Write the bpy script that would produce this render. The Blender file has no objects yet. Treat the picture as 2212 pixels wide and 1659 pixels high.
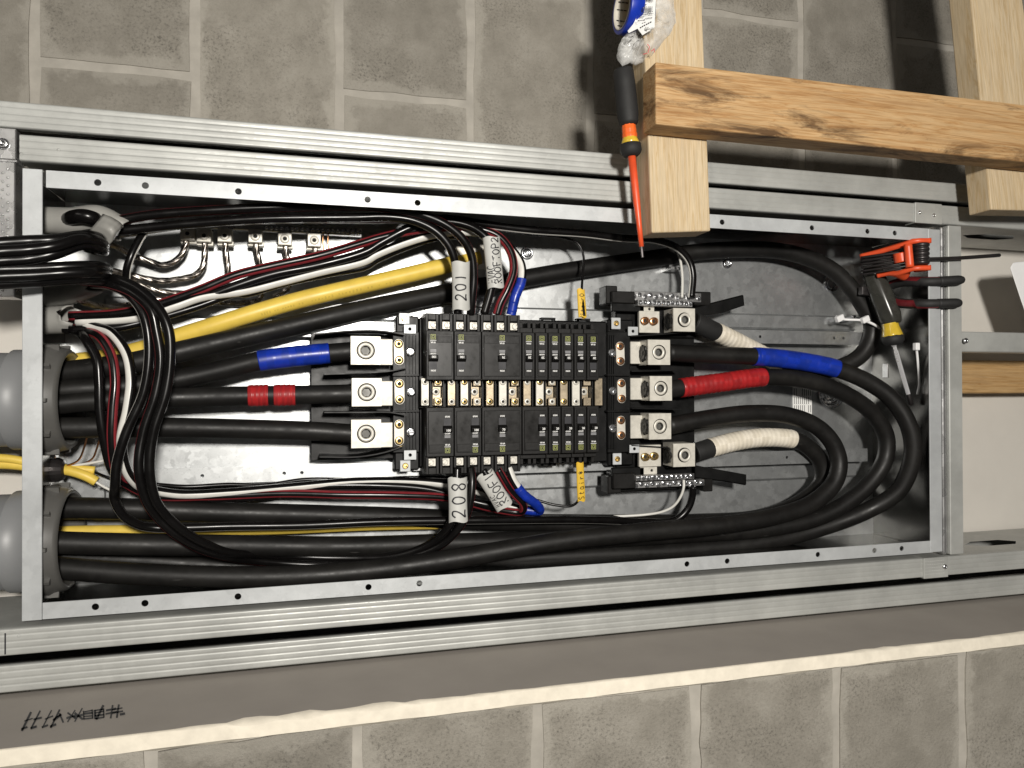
import bpy, bmesh, math, random
from mathutils import Vector, Matrix
random.seed(7)
scene = bpy.context.scene
C = scene.collection

# ------------------------------------------------------------------ camera, world, lamps, exposure
# Layout frame: x = right in the photograph (downwards in the real place), y = up in the photograph,
# z = out of the wall towards the viewer; z = 0 is the front rim of the steel cabinet. Metres.
YAW, PITCH, ROLL, DIST = 0.266794, 0.006986, -0.003176, 0.947805
FPX, CX, CY = 1600.0, 1106.0, 829.5
M = Matrix(((0, 1, 0, 0), (0, 0, -1, 1.0), (-1, 0, 0, 1.5), (0, 0, 0, 1)))   # layout -> world (x runs down the wall)

def cam_basis():
    cy, sy, cp, sp = math.cos(YAW), math.sin(YAW), math.cos(PITCH), math.sin(PITCH)
    f = Vector((sy*cp, sp, -cy*cp)); r = Vector((cy, 0, sy)); u = r.cross(f)
    r2 = r*math.cos(ROLL)+u*math.sin(ROLL); u2 = r2.cross(f)
    return r2, u2, f
CR, CU, CF = cam_basis()
cam = bpy.data.cameras.new('camera'); camo = bpy.data.objects.new('camera', cam); C.objects.link(camo)
cam.sensor_fit = 'HORIZONTAL'; cam.sensor_width = 36; cam.lens = FPX/2212*36
cam.clip_start = 0.02; cam.clip_end = 60
camo.matrix_basis = Matrix(((CR.x, CU.x, -CF.x, 0), (CR.y, CU.y, -CF.y, 0), (CR.z, CU.z, -CF.z, DIST), (0, 0, 0, 1)))
scene.camera = camo

world = bpy.data.worlds.new('World'); scene.world = world; world.use_nodes = True
bg = world.node_tree.nodes['Background']
bg.inputs[0].default_value = (1.0, 0.96, 0.90, 1); bg.inputs[1].default_value = 0.05

def area(name, loc, target, size, power, col, sy=None):
    l = bpy.data.lights.new(name, 'AREA'); l.energy = power; l.color = col
    l.shape = 'RECTANGLE' if sy else 'DISK'; l.size = size
    if sy: l.size_y = sy
    o = bpy.data.objects.new(name, l); C.objects.link(o)
    d = (Vector(target)-Vector(loc)).normalized()
    o.matrix_basis = Matrix.Translation(loc) @ d.to_track_quat('-Z', 'Y').to_matrix().to_4x4()
    return o
area('work_lamp', (0.15, 0.32, 1.9), (0.3, 0.0, 0), 0.18, 47, (1.0, 0.955, 0.885))
area('ceiling_lamp', (-1.6, 0.9, 1.6), (0.3, 0, 0), 0.5, 5, (1.0, 0.95, 0.86), 1.2)

scene.view_settings.view_transform = 'Standard'; scene.view_settings.look = 'None'
scene.view_settings.gamma = 1; scene.view_settings.exposure = 0
scene.view_settings.use_curve_mapping = False

# ------------------------------------------------------------------ photograph -> layout helpers
def P(px, py, z):
    d = CF+CR*((px-CX)/FPX)+CU*((CY-py)/FPX)
    return Vector((0, 0, DIST))+d*((z-DIST)/d.z)
def view(x0, y0, s):
    def f(x, y): return ((x0+x*s)/1.82278, (y0+y*s)/1.82278)
    return f
Z1 = view(0, 0, .6103); Z2 = view(1340, 0, .6103); Z3 = view(2680, 0, .6112); Z4 = view(0, 1000, .6103)
Z5 = view(1340, 1000, .6103); Z6 = view(2680, 1000, .6112); B1 = view(0, 2000, .6173); B2 = view(1340, 2000, .6173)
B3 = view(2680, 2000, .6174); Q1 = view(1500, 1180, .27125); Q2 = view(2000, 1180, .27125); Q3 = view(1500, 1500, .27125)
Q4 = view(2000, 1500, .27125); Q5 = view(2340, 1080, .28933); T1 = view(0, 760, .36166); T2 = view(640, 760, .36166)
T3 = view(3280, 860, .30741); T4 = view(2380, 0, .217); T5 = view(1400, 780, .40687); T6 = view(0, 1640, .40687)
T7 = view(900, 1780, .72333); T8 = view(1200, 1280, .33749); U1 = view(2440, 1700, .27125); U2 = view(2560, 780, .36166)
U3 = view(3200, 1240, .27125)
def V(v, pts): return [v(x, y)+tuple(r) for x, y, *r in pts]

# ------------------------------------------------------------------ materials
MATS = {}
def nodes_of(m):
    m.use_nodes = True; nt = m.node_tree
    return nt, nt.nodes, nt.links, nt.nodes['Principled BSDF']
def ramp(N, L, src, stops):
    r = N.new('ShaderNodeValToRGB'); e = r.color_ramp.elements
    while len(e) < len(stops): e.new(0.5)
    for i, (p, c) in enumerate(stops):
        e[i].position = p; e[i].color = (c[0], c[1], c[2], 1) if not isinstance(c, (int, float)) else (c, c, c, 1)
    L.new(src, r.inputs[0]); return r
def coords(N, L, scale=(1, 1, 1), kind='Object'):
    t = N.new('ShaderNodeTexCoord'); mp = N.new('ShaderNodeMapping'); mp.inputs['Scale'].default_value = scale
    L.new(t.outputs[kind], mp.inputs[0]); return mp.outputs[0]
def noise(N, L, vec, scale, detail=4, rough=.55, dist=0):
    n = N.new('ShaderNodeTexNoise'); n.inputs['Scale'].default_value = scale; n.inputs['Detail'].default_value = detail
    n.inputs['Roughness'].default_value = rough; n.inputs['Distortion'].default_value = dist
    L.new(vec, n.inputs['Vector']); return n.outputs['Fac']
def bump(N, L, h, strength, dist, bsdf):
    b = N.new('ShaderNodeBump'); b.inputs['Strength'].default_value = strength; b.inputs['Distance'].default_value = dist
    L.new(h, b.inputs['Height']); L.new(b.outputs[0], bsdf.inputs['Normal'])
def mixc(N, L, fac, a, b, mode='MIX'):
    m = N.new('ShaderNodeMix'); m.data_type = 'RGBA'; m.blend_type = mode
    for sock, v in ((m.inputs[0], fac), (m.inputs[6], a), (m.inputs[7], b)):
        if hasattr(v, 'is_output') or hasattr(v, 'links'): L.new(v, sock)
        elif isinstance(v, (int, float)): sock.default_value = v
        else: sock.default_value = (v[0], v[1], v[2], 1)
    return m.outputs[2]
def plain(name, col, rough=.5, metal=0.0, spec=.5, var=.12, scale=90, bmp=0.0, coat=0.0):
    """colour with fine mottling, roughness wear and an optional fine relief"""
    m = bpy.data.materials.new(name); nt, N, L, b = nodes_of(m)
    v = coords(N, L); n = noise(N, L, v, scale, 5)
    r = ramp(N, L, n, [(.3, tuple(c*(1-var) for c in col)), (.7, tuple(min(1, c*(1+var)) for c in col))])
    L.new(r.outputs[0], b.inputs['Base Color'])
    rr = ramp(N, L, noise(N, L, v, scale*.35, 3), [(.3, max(.03, rough-.08)), (.75, min(1, rough+.1))]); L.new(rr.outputs[0], b.inputs['Roughness'])
    b.inputs['Metallic'].default_value = metal; b.inputs['Specular IOR Level'].default_value = spec
    b.inputs['Coat Weight'].default_value = coat
    if bmp: bump(N, L, n, bmp, .0006, b)
    MATS[name] = m; return m
def galvanised(name, col, rough, spangle, streak=None, metal=.9, dirt=.25, spv=.07, speck=.75, bmp=.05, rv=.05):
    m = bpy.data.materials.new(name); nt, N, L, b = nodes_of(m)
    v = coords(N, L)
    vo = N.new('ShaderNodeTexVoronoi'); vo.inputs['Scale'].default_value = spangle; vo.inputs['Randomness'].default_value = 1
    nz = N.new('ShaderNodeTexNoise'); nz.inputs['Scale'].default_value = spangle*1.5
    ad = N.new('ShaderNodeVectorMath'); ad.operation = 'MULTIPLY_ADD'; ad.inputs[1].default_value = (.012,)*3
    L.new(v, nz.inputs['Vector']); L.new(nz.outputs['Color'], ad.inputs[0]); L.new(v, ad.inputs[2]); L.new(ad.outputs[0], vo.inputs['Vector'])
    sp = N.new('ShaderNodeSeparateColor'); L.new(vo.outputs['Color'], sp.inputs[0])
    cr = ramp(N, L, sp.outputs[0], [(0, tuple(c*(1-spv) for c in col)), (1, tuple(min(1, c*(1+spv*.7)) for c in col))])
    big = ramp(N, L, noise(N, L, v, 9, 5, .6), [(.35, 1-dirt), (.65, 1.0)])
    c2 = mixc(N, L, 1.0, cr.outputs[0], big.outputs[0], 'MULTIPLY')
    spk = ramp(N, L, noise(N, L, v, 300, 3, .7), [(.30, speck), (.40, 1.0)])
    c3 = mixc(N, L, 1.0, c2, spk.outputs[0], 'MULTIPLY')
    if streak:
        s = ramp(N, L, noise(N, L, coords(N, L, streak), 40, 4), [(.3, .93), (.7, 1.0)]); c3 = mixc(N, L, 1.0, c3, s.outputs[0], 'MULTIPLY')
    L.new(c3, b.inputs['Base Color'])
    rg = N.new('ShaderNodeMapRange'); rg.inputs[3].default_value = rough-rv; rg.inputs[4].default_value = rough+rv
    L.new(sp.outputs[1], rg.inputs[0]); L.new(rg.outputs[0], b.inputs['Roughness'])
    b.inputs['Metallic'].default_value = metal
    bump(N, L, noise(N, L, v, 130, 4), bmp, .0006, b)
    MATS[name] = m; return m
galvanised('galv_box', (.57, .585, .59), .36, 110, dirt=.16, metal=.82, speck=.75, spv=.09, rv=.03, bmp=.02)
galvanised('galv_shaded', (.33, .325, .31), .22, 95, dirt=.3, metal=1.0, spv=.03, rv=.02, bmp=.02)  # darker copy of the galvanised steel: shade put into its colour
galvanised('galv_rim', (.58, .60, .61), .45, 120, (.05, 1, 1), metal=.28, dirt=.22, spv=.03, speck=.92)
galvanised('galv_stud', (.49, .497, .475), .45, 140, (.03, 1, 1), metal=.28, dirt=.24, spv=.02, speck=1.0, bmp=.0)
galvanised('galv_bright', (.70, .70, .70), .3, 80, dirt=.12)
plain('tin', (.62, .595, .53), .45, .25, var=.10, scale=160, bmp=.12)
plain('tin_dull', (.36, .30, .215), .42, .9, var=.22, scale=140, bmp=.15)
plain('socket_shade', (.11, .108, .10), .5, .5, var=.2)  # painted shade for the bottom of lug set-screw sockets
plain('zinc', (.75, .76, .78), .22, 1.0, var=.06)
plain('brass', (.80, .58, .24), .30, 1.0, var=.08)
plain('copper_screw', (.78, .40, .20), .30, 1.0, var=.1)
plain('alu_wire', (.34, .31, .28), .30, 1.0, var=.2, scale=300)
plain('copper_wire', (.65, .33, .17), .35, 1.0)
plain('steel_dark', (.05, .045, .045), .4, .7)
plain('chrome', (.80, .80, .82), .3, .55, var=.03)
plain('cable_black', (.008, .0075, .007), .42, var=.25, scale=60, spec=.30)
def scuffed(name, col, dust, rough):
    m = bpy.data.materials.new(name); nt, N, L, b = nodes_of(m); v = coords(N, L)
    d = ramp(N, L, noise(N, L, v, 14, 6, .7), [(.45, 0), (.8, .8)]); c = mixc(N, L, d.outputs[0], col, dust)
    sc = ramp(N, L, noise(N, L, coords(N, L, (.12, 1, 1)), 210, 3, .6), [(.70, 0), (.74, .5)]); c = mixc(N, L, sc.outputs[0], c, (.07, .068, .064))
    L.new(c, b.inputs['Base Color']); rr = ramp(N, L, noise(N, L, v, 45, 5, .7), [(.3, rough-.08), (.7, rough+.14)]); L.new(rr.outputs[0], b.inputs['Roughness'])
    b.inputs['Specular IOR Level'].default_value = .3; bump(N, L, noise(N, L, v, 60, 3), .12, .001, b); MATS[name] = m
scuffed('cable_black', (.0075, .007, .0066), (.021, .020, .018), .45)
plain('wire_black', (.004, .0036, .0036), .27, var=.2, spec=.30)
plain('wire_red', (.21, .020, .026), .38, var=.12)
plain('wire_white', (.66, .65, .61), .4, var=.05)
plain('cable_yellow', (.74, .53, .085), .45, var=.08, scale=60)
plain('tape_blue', (.006, .030, .34), .33, var=.12, scale=120)
plain('tape_red', (.36, .016, .018), .36, var=.15, scale=120)
plain('tape_blue_double', (.005, .026, .27), .36, var=.12, scale=120)
plain('tape_red_double', (.29, .014, .016), .38, var=.15, scale=120)
plain('tape_white_double', (.70, .64, .53), .48, var=.06, scale=120)
plain('tape_white', (.78, .72, .61), .45, var=.06, scale=120)
plain('plastic_black', (.004, .004, .004), .42, spec=.25, var=.25, scale=120, bmp=.15)
plain('breaker_case', (.0065, .006, .0056), .46, spec=.26, var=.2, scale=200, bmp=.2)
plain('breaker_label', (.0085, .008, .0075), .34, spec=.28, var=.15, scale=200)
plain('ink_white', (.72, .72, .70), .5)
plain('ink_grey', (.30, .30, .31), .45)
plain('ink_green', (.52, .56, .17), .5)
plain('ink_black', (.010, .010, .014), .5, var=0)
plain('ink_red', (.55, .10, .10), .5)
plain('antioxidant_and_recess_shade', (.018, .018, .016), .55, var=.5, scale=300, bmp=1.0)  # black paste on conductor ends, also painted shade in screw recesses
plain('pvc_grey', (.21, .215, .22), .42, var=.06, scale=25)
plain('bushing_grey', (.10, .098, .092), .38, var=.1, scale=25)
plain('sheath_grey', (.31, .305, .285), .45, var=.1, scale=50)
plain('tag_white', (.50, .50, .475), .5, var=.06, scale=60)
plain('tag_yellow', (.72, .46, .045), .45, var=.05)
plain('drywall_face', (.34, .312, .282), .9, var=.05, scale=14, bmp=.1, spec=.2)
plain('drywall_white', (.62, .59, .54), .9, var=.03, scale=14, spec=.2)
plain('gypsum', (.72, .665, .56), .95, var=.08, scale=70, bmp=.8, spec=.1)
plain('rubber_grip', (.012, .012, .012), .7, var=.2, bmp=.3)
plain('orange_plastic', (.80, .13, .02), .4, var=.06)
plain('orange_red', (.72, .085, .025), .42, var=.1)
plain('red_grip', (.13, .010, .014), .45, var=.15)
plain('amber', (.62, .43, .04), .2, var=.1, coat=.3)
plain('tape_core', (.62, .58, .50), .7, var=.08)
plain('paper_white', (.80, .80, .78), .6, var=.03)
plain('mortar', (.385, .362, .32), .95, var=.14, scale=28, bmp=1.0, spec=.1)
plain('white_plastic', (.82, .82, .82), .4, var=.02)
plain('grip_clear', (.035, .035, .03), .25, var=.2)

def bag_material():
    m = bpy.data.materials.new('bag_film'); nt, N, L, b = nodes_of(m)
    b.inputs['Base Color'].default_value = (.85, .85, .83, 1); b.inputs['Roughness'].default_value = .18
    b.inputs['Specular IOR Level'].default_value = .6
    r = ramp(N, L, noise(N, L, coords(N, L), 60, 4), [(.3, .16), (.7, .52)]); L.new(r.outputs[0], b.inputs['Alpha'])
    bump(N, L, noise(N, L, coords(N, L), 90, 4, .6, .6), .6, .002, b); MATS['bag_film'] = m
bag_material()

def block_material():
    m = bpy.data.materials.new('block_concrete'); nt, N, L, b = nodes_of(m)
    t = N.new('ShaderNodeTexCoord'); oi = N.new('ShaderNodeObjectInfo')
    v = N.new('ShaderNodeVectorMath'); L.new(t.outputs['Object'], v.inputs[0])
    cb = N.new('ShaderNodeCombineXYZ'); mu = N.new('ShaderNodeMath'); mu.operation = 'MULTIPLY'; mu.inputs[1].default_value = 37
    L.new(oi.outputs['Random'], mu.inputs[0]); L.new(mu.outputs[0], cb.inputs[2]); L.new(mu.outputs[0], cb.inputs[0]); L.new(cb.outputs[0], v.inputs[1])
    vec = v.outputs[0]
    base = ramp(N, L, noise(N, L, vec, 22, 6, .62), [(.25, (.205, .19, .162)), (.5, (.255, .237, .204)), (.78, (.315, .295, .258))])
    grit = ramp(N, L, noise(N, L, vec, 260, 5, .75), [(.36, .5), (.47, .96), (.70, 1.18)])
    patch = ramp(N, L, noise(N, L, vec, 7, 4, .6), [(.40, .15), (.62, 1.0)])
    gr = mixc(N, L, patch.outputs[0], (1, 1, 1), grit.outputs[0])
    c = mixc(N, L, 1.0, base.outputs[0], gr, 'MULTIPLY')
    # mortar smeared over the arrises of the block
    sx = N.new('ShaderNodeSeparateXYZ'); L.new(t.outputs['Generated'], sx.inputs[0])
    def edge(o, sc):
        a = N.new('ShaderNodeMath'); a.operation = 'SUBTRACT'; a.inputs[1].default_value = .5; L.new(o, a.inputs[0])
        d = N.new('ShaderNodeMath'); d.operation = 'ABSOLUTE'; L.new(a.outputs[0], d.inputs[0])
        e = N.new('ShaderNodeMath'); e.operation = 'SUBTRACT'; e.inputs[0].default_value = .5; L.new(d.outputs[0], e.inputs[1])
        f = N.new('ShaderNodeMath'); f.operation = 'MULTIPLY'; f.inputs[1].default_value = sc; L.new(e.outputs[0], f.inputs[0]); return f.outputs[0]
    mn = N.new('ShaderNodeMath'); mn.operation = 'MINIMUM'; L.new(edge(sx.outputs[0], .195), mn.inputs[0]); L.new(edge(sx.outputs[1], .395), mn.inputs[1])
    nn = N.new('ShaderNodeMath'); nn.operation = 'MULTIPLY_ADD'; nn.inputs[1].default_value = -.075; L.new(noise(N, L, vec, 18, 6, .68), nn.inputs[0])
    L.new(mn.outputs[0], nn.inputs[2])
    sm = ramp(N, L, nn.outputs[0], [(0.0, .6), (.002, 0.0)])
    sm.color_ramp.interpolation = 'EASE'
    ad = N.new('ShaderNodeMath'); ad.operation = 'ADD'; ad.inputs[1].default_value = .032; L.new(nn.outputs[0], ad.inputs[0])
    L.new(ad.outputs[0], sm.inputs[0]); sm.color_ramp.elements[1].position = .012
    c = mixc(N, L, sm.outputs[0], c, (.37, .348, .305))
    hu = mixc(N, L, oi.outputs['Random'], (.88, .88, .88), (1.12, 1.12, 1.12)); c = mixc(N, L, 1.0, c, hu, 'MULTIPLY')
    L.new(c, b.inputs['Base Color']); b.inputs['Roughness'].default_value = .95; b.inputs['Specular IOR Level'].default_value = .15
    bump(N, L, noise(N, L, vec, 240, 6, .75), .9, .0018, b)
    MATS['block_concrete'] = m
block_material()

def wood(name, c1, c2, c3, knots=1.0, stain=.0, off=0.0):
    m = bpy.data.materials.new(name); nt, N, L, b = nodes_of(m)
    t = N.new('ShaderNodeTexCoord'); mp = N.new('ShaderNodeMapping'); mp.inputs['Location'].default_value = (off, off*.7, off*.3)
    mp.inputs['Scale'].default_value = (.07, 1, 1); L.new(t.outputs['Object'], mp.inputs[0]); v = mp.outputs[0]
    wv = N.new('ShaderNodeMapping'); wv.inputs['Scale'].default_value = (.035, 1, .35); wv.inputs['Location'].default_value = (off*1.3, off, off); L.new(t.outputs['Object'], wv.inputs[0])
    g1 = noise(N, L, wv.outputs[0], 115, 5, .6, .8)
    w = N.new('ShaderNodeMath'); w.operation = 'PINGPONG'; w.inputs[1].default_value = .085; L.new(g1, w.inputs[0])
    w2 = N.new('ShaderNodeMath'); w2.operation = 'MULTIPLY'; w2.inputs[1].default_value = 11.5; L.new(w.outputs[0], w2.inputs[0])
    r = ramp(N, L, w2.outputs[0], [(0, c3), (.35, c2), (1, c1)])
    f = ramp(N, L, noise(N, L, v, 420, 3, .6), [(.3, .84), (.7, 1.06)]); c = mixc(N, L, 1.0, r.outputs[0], f.outputs[0], 'MULTIPLY')
    mk = N.new('ShaderNodeMapping'); mk.inputs['Scale'].default_value = (.55, 1, .8); mk.inputs['Location'].default_value = (off*.9, off, off*1.7); L.new(t.outputs['Object'], mk.inputs[0])
    vo = N.new('ShaderNodeTexVoronoi'); vo.inputs['Scale'].default_value = 8; L.new(mk.outputs[0], vo.inputs['Vector'])
    kr = ramp(N, L, vo.outputs['Distance'], [(.0, .9*knots), (.05, .75*knots), (.11, 0)])
    c = mixc(N, L, kr.outputs[0], c, (.13, .055, .02))
    if stain:
        ms = N.new('ShaderNodeMapping'); ms.inputs['Scale'].default_value = (.22, 1, .6); ms.inputs['Location'].default_value = (off, off, 0); L.new(t.outputs['Object'], ms.inputs[0])
        s = ramp(N, L, noise(N, L, ms.outputs[0], 32, 6, .68, .6), [(.53, 0), (.67, stain)]); c = mixc(N, L, s.outputs[0], c, (.07, .035, .015))
        s2 = ramp(N, L, noise(N, L, v, 60, 5, .7), [(.5, 0), (.75, stain*.8)]); c = mixc(N, L, s2.outputs[0], c, (.24, .11, .035))
    L.new(c, b.inputs['Base Color']); b.inputs['Roughness'].default_value = .62; b.inputs['Specular IOR Level'].default_value = .25
    bump(N, L, noise(N, L, v, 300, 4), .25, .0008, b); MATS[name] = m
wood('pine_worn', (.53, .355, .185), (.48, .30, .14), (.40, .22, .09), 1.0, .9, .37)
wood('pine_fresh', (.58, .47, .315), (.56, .44, .28), (.49, .36, .20), .7, .12, 1.9)
wood('pine_mid', (.50, .33, .16), (.46, .29, .13), (.38, .22, .085), .5, .2, 4.3)

# ------------------------------------------------------------------ object helpers
def tag(o, label=None, cat=None, group=None, kind=None):
    if label: o['label'] = label
    if cat: o['category'] = cat
    if group: o['group'] = group
    if kind: o['kind'] = kind
    return o
def thing(name, loc, label, cat, group=None):
    o = bpy.data.objects.new(name, None); o.empty_display_size = .02; C.objects.link(o); o.location = loc
    return tag(o, label, cat, group)
class MB:
    def __init__(s): s.bm = bmesh.new()
    def face(s, pts, mi=0, smooth=False):
        f = s.bm.faces.new([s.bm.verts.new(p) for p in pts]); f.material_index = mi; f.smooth = smooth; return f
    def box(s, x0, x1, y0, y1, z0, z1, bev=0.0, mi=0, seg=1, mat=None, notop=False):
        if x0 > x1: x0, x1 = x1, x0
        if y0 > y1: y0, y1 = y1, y0
        vs = [s.bm.verts.new(p) for p in ((x0,y0,z0),(x1,y0,z0),(x1,y1,z0),(x0,y1,z0),(x0,y0,z1),(x1,y0,z1),(x1,y1,z1),(x0,y1,z1))]
        if mat is not None:
            for v in vs: v.co = mat @ v.co
        fs = []
        for q in ((3,2,1,0),(0,1,5,4),(1,2,6,5),(2,3,7,6),(3,0,4,7)) + (() if notop else ((4,5,6,7),)):
            f = s.bm.faces.new([vs[i] for i in q]); f.material_index = mi; fs.append(f)
        if bev:
            es = list({e for f in fs for e in f.edges})
            r = bmesh.ops.bevel(s.bm, geom=es, offset=bev, segments=seg, affect='EDGES', profile=.5, material=mi)
            for f in r['faces']: f.material_index = mi
        return vs
    def prism(s, front, back, mi=0, bev=0.0):
        n = len(front); a = [s.bm.verts.new(p) for p in front]; b = [s.bm.verts.new(p) for p in back]; fs = []
        fs.append(s.bm.faces.new(a)); fs.append(s.bm.faces.new(list(reversed(b))))
        for i in range(n):
            j = (i+1) % n; fs.append(s.bm.faces.new((a[j], a[i], b[i], b[j])))
        for f in fs: f.material_index = mi
        bmesh.ops.recalc_face_normals(s.bm, faces=fs)
        if bev: bmesh.ops.bevel(s.bm, geom=list({e for f in fs for e in f.edges}), offset=bev, segments=2, affect='EDGES', profile=.5, material=mi)
    def lathe(s, prof, seg=24, mat=None, mis=None, smooth=True, lobes=None):
        rings = []
        for r, z in prof:
            if r < 1e-7:
                p = Vector((0, 0, z)); rings.append([s.bm.verts.new(mat @ p if mat else p)])
            else:
                ring = []
                for i in range(seg):
                    a = 2*math.pi*i/seg; rr = r*(1+(lobes[1]*math.cos(lobes[0]*a) if lobes else 0))
                    p = Vector((rr*math.cos(a), rr*math.sin(a), z)); ring.append(s.bm.verts.new(mat @ p if mat else p))
                rings.append(ring)
        for k in range(len(rings)-1):
            A, B = rings[k], rings[k+1]; mi = mis[k] if mis else 0
            for i in range(seg):
                j = (i+1) % seg
                if len(A) == 1 and len(B) == 1: continue
                if len(A) == 1: f = s.bm.faces.new((A[0], B[i], B[j]))
                elif len(B) == 1: f = s.bm.faces.new((A[i], B[0], A[j]))
                else: f = s.bm.faces.new((A[i], B[i], B[j], A[j]))
                f.material_index = mi; f.smooth = smooth
    def plate(s, x0, x1, y0, y1, z, th, holes=(), r=.004, mi=0, seg=16):
        """sheet facing +z, running along x, with round holes cut through it"""
        hs = sorted(holes); xs = [x0]; cells = []
        for hx, hy in hs: cells.append((hx-r*1.6, hx+r*1.6, hx, hy))
        cur = x0
        def quad(a, b):
            if b-a > 1e-6:
                s.face([(a,y0,z),(b,y0,z),(b,y1,z),(a,y1,z)], mi)
                s.face([(a,y1,z-th),(b,y1,z-th),(b,y0,z-th),(a,y0,z-th)], mi)
        for a, b, hx, hy in cells:
            quad(cur, a); cur = b
            ci, co = [], []
            for i in range(seg):
                t = 2*math.pi*(i+.5)/seg; c, n = math.cos(t), math.sin(t)
                ci.append((hx+r*c, hy+r*n))
                kx = (b-hx)/abs(c) if abs(c) > 1e-6 else 1e9; ky = ((y1-hy) if n > 0 else (hy-y0))/abs(n) if abs(n) > 1e-6 else 1e9
                k = min(kx, ky); co.append((hx+k*c, hy+k*n))
            # corners of the cell
            def corner(p, q):
                if abs(abs(p[0]-hx)-(b-hx)) < 1e-6 and abs(abs(q[0]-hx)-(b-hx)) > 1e-6: return (p[0], q[1])
                if abs(abs(q[0]-hx)-(b-hx)) < 1e-6 and abs(abs(p[0]-hx)-(b-hx)) > 1e-6: return (q[0], p[1])
                return None
            for i in range(seg):
                j = (i+1) % seg; o = [co[i]]; cn = corner(co[i], co[j])
                if cn: o.append(cn)
                o.append(co[j]); pl = [ci[i]]+o+[ci[j]]
                s.face([(x, y, z) for x, y in pl], mi); s.face([(x, y, z-th) for x, y in reversed(pl)], mi)
                s.face([ci[j]+(z,), ci[j]+(z-th,), ci[i]+(z-th,), ci[i]+(z,)], mi)
        quad(cur, x1)
        for a, b in (((x0,y0),(x1,y0)),((x1,y0),(x1,y1)),((x1,y1),(x0,y1)),((x0,y1),(x0,y0))):
            s.face([a+(z-th,), b+(z-th,), b+(z,), a+(z,)], mi)
    def mesh(s, name, mats):
        bmesh.ops.remove_doubles(s.bm, verts=s.bm.verts, dist=1e-6)
        me = bpy.data.meshes.new(name); s.bm.to_mesh(me); s.bm.free()
        for m in ([mats] if isinstance(mats, str) else mats): me.materials.append(MATS[m])
        return me
    def build(s, name, mats, parent=None, label=None):
        me = s.mesh(name, mats)
        if parent is not None: me.transform(Matrix.Translation(-parent.location))
        return link(me, name, parent, label)
def link(me, name, parent=None, label=None, mat=None):
    o = bpy.data.objects.new(name, me); C.objects.link(o)
    if parent is not None: o.parent = parent
    if mat is not None: o.matrix_basis = mat
    if label: o['label'] = label
    return o
def sub(parent_part, mb, name, mats, root):
    """sub-part: same origin as the part it belongs to"""
    me = mb.mesh(name, mats); me.transform(Matrix.Translation(-root.location)); return link(me, name, parent_part)
def boxpx(x0, y0, x1, y1, z, h):
    """axis-aligned box whose front face at height z covers the pixel rectangle"""
    ym, xm = (y0+y1)/2, (x0+x1)/2
    return (P(x0, ym, z).x, P(x1, ym, z).x, P(xm, y1, z).y, P(xm, y0, z).y, z-h, z)
def smooth_path(pts, n=8):
    pts = [Vector(p) for p in pts]
    if len(pts) == 2: return [pts[0].lerp(pts[1], i/n) for i in range(n+1)], n
    q = [pts[0]*2-pts[1]]+pts+[pts[-1]*2-pts[-2]]; out = []
    for i in range(1, len(q)-2):
        p0, p1, p2, p3 = q[i-1:i+3]
        d0, d1, d2 = max((p1-p0).length, 1e-6)**.5, max((p2-p1).length, 1e-6)**.5, max((p3-p2).length, 1e-6)**.5
        m1 = ((p1-p0)/d0-(p2-p0)/(d0+d1)+(p2-p1)/d1)*d1; m2 = ((p2-p1)/d1-(p3-p1)/(d1+d2)+(p3-p2)/d2)*d1
        for k in range(n):
            t = k/n; out.append((2*t**3-3*t*t+1)*p1+(t**3-2*t*t+t)*m1+(-2*t**3+3*t*t)*p2+(t**3-t*t)*m2)
    out.append(pts[-1]); return out, n
WRAP = (0, 1, 0, 0, 1, 0, 1, 1, 0, 1)
def tube(mb, pts, r, seg=14, stripes=(), mi=0, n=8, cap=True, lobes=None, ridges=None, path=None, roll=0.0):
    path = path or smooth_path(pts, n)[0]; rings = []; s_acc = 0; prevN = None
    for i, p in enumerate(path):
        T = (path[min(i+1, len(path)-1)]-path[max(i-1, 0)]).normalized()
        ref = Vector((0, 0, 1))
        Nn = ref-T*ref.dot(T)
        if Nn.length < .35 and prevN is not None: Nn = prevN-T*prevN.dot(T)
        if Nn.length < 1e-4: Nn = Vector((1, 0, 0))-T*T.x
        Nn.normalize(); prevN = Nn; Bn = T.cross(Nn)
        if i: s_acc += (p-path[i-1]).length
        rr = r(i/(len(path)-1)) if callable(r) else r
        if ridges: rr += ridges[1]*((s_acc/ridges[0]) % 1.0)
        ring = []
        for k in range(seg):
            a = 2*math.pi*(k+.5)/seg+roll; q = rr
            if lobes: q = rr*(1+lobes[1]*abs(math.cos(lobes[0]*.5*(a-s_acc*lobes[2])))-lobes[1])
            ring.append(mb.bm.verts.new(p+Nn*(q*math.cos(a))+Bn*(q*math.sin(a))))
        rings.append(ring)
    for ri, (A, B) in enumerate(zip(rings, rings[1:])):
        for k in range(seg):
            j = (k+1) % seg; f = mb.bm.faces.new((A[k], A[j], B[j], B[k])); f.smooth = True; f.material_index = mi
            if ridges: f.material_index = WRAP[int(ri/len(rings)*9.7+k/seg) % len(WRAP)]
            ang = math.degrees(2*math.pi*(k+1)/seg+roll) % 360
            for c, hw, m in stripes:
                if abs((ang-c+180) % 360-180) <= hw: f.material_index = m
    if cap:
        for R, rev in ((rings[0], True), (rings[-1], False)):
            f = mb.bm.faces.new(R if not rev else list(reversed(R))); f.material_index = mi
    bmesh.ops.recalc_face_normals(mb.bm, faces=mb.bm.faces[:])
    return path
def PP(pts, z=None): return [P(p[0], p[1], p[2] if len(p) > 2 else z) for p in pts]

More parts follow.
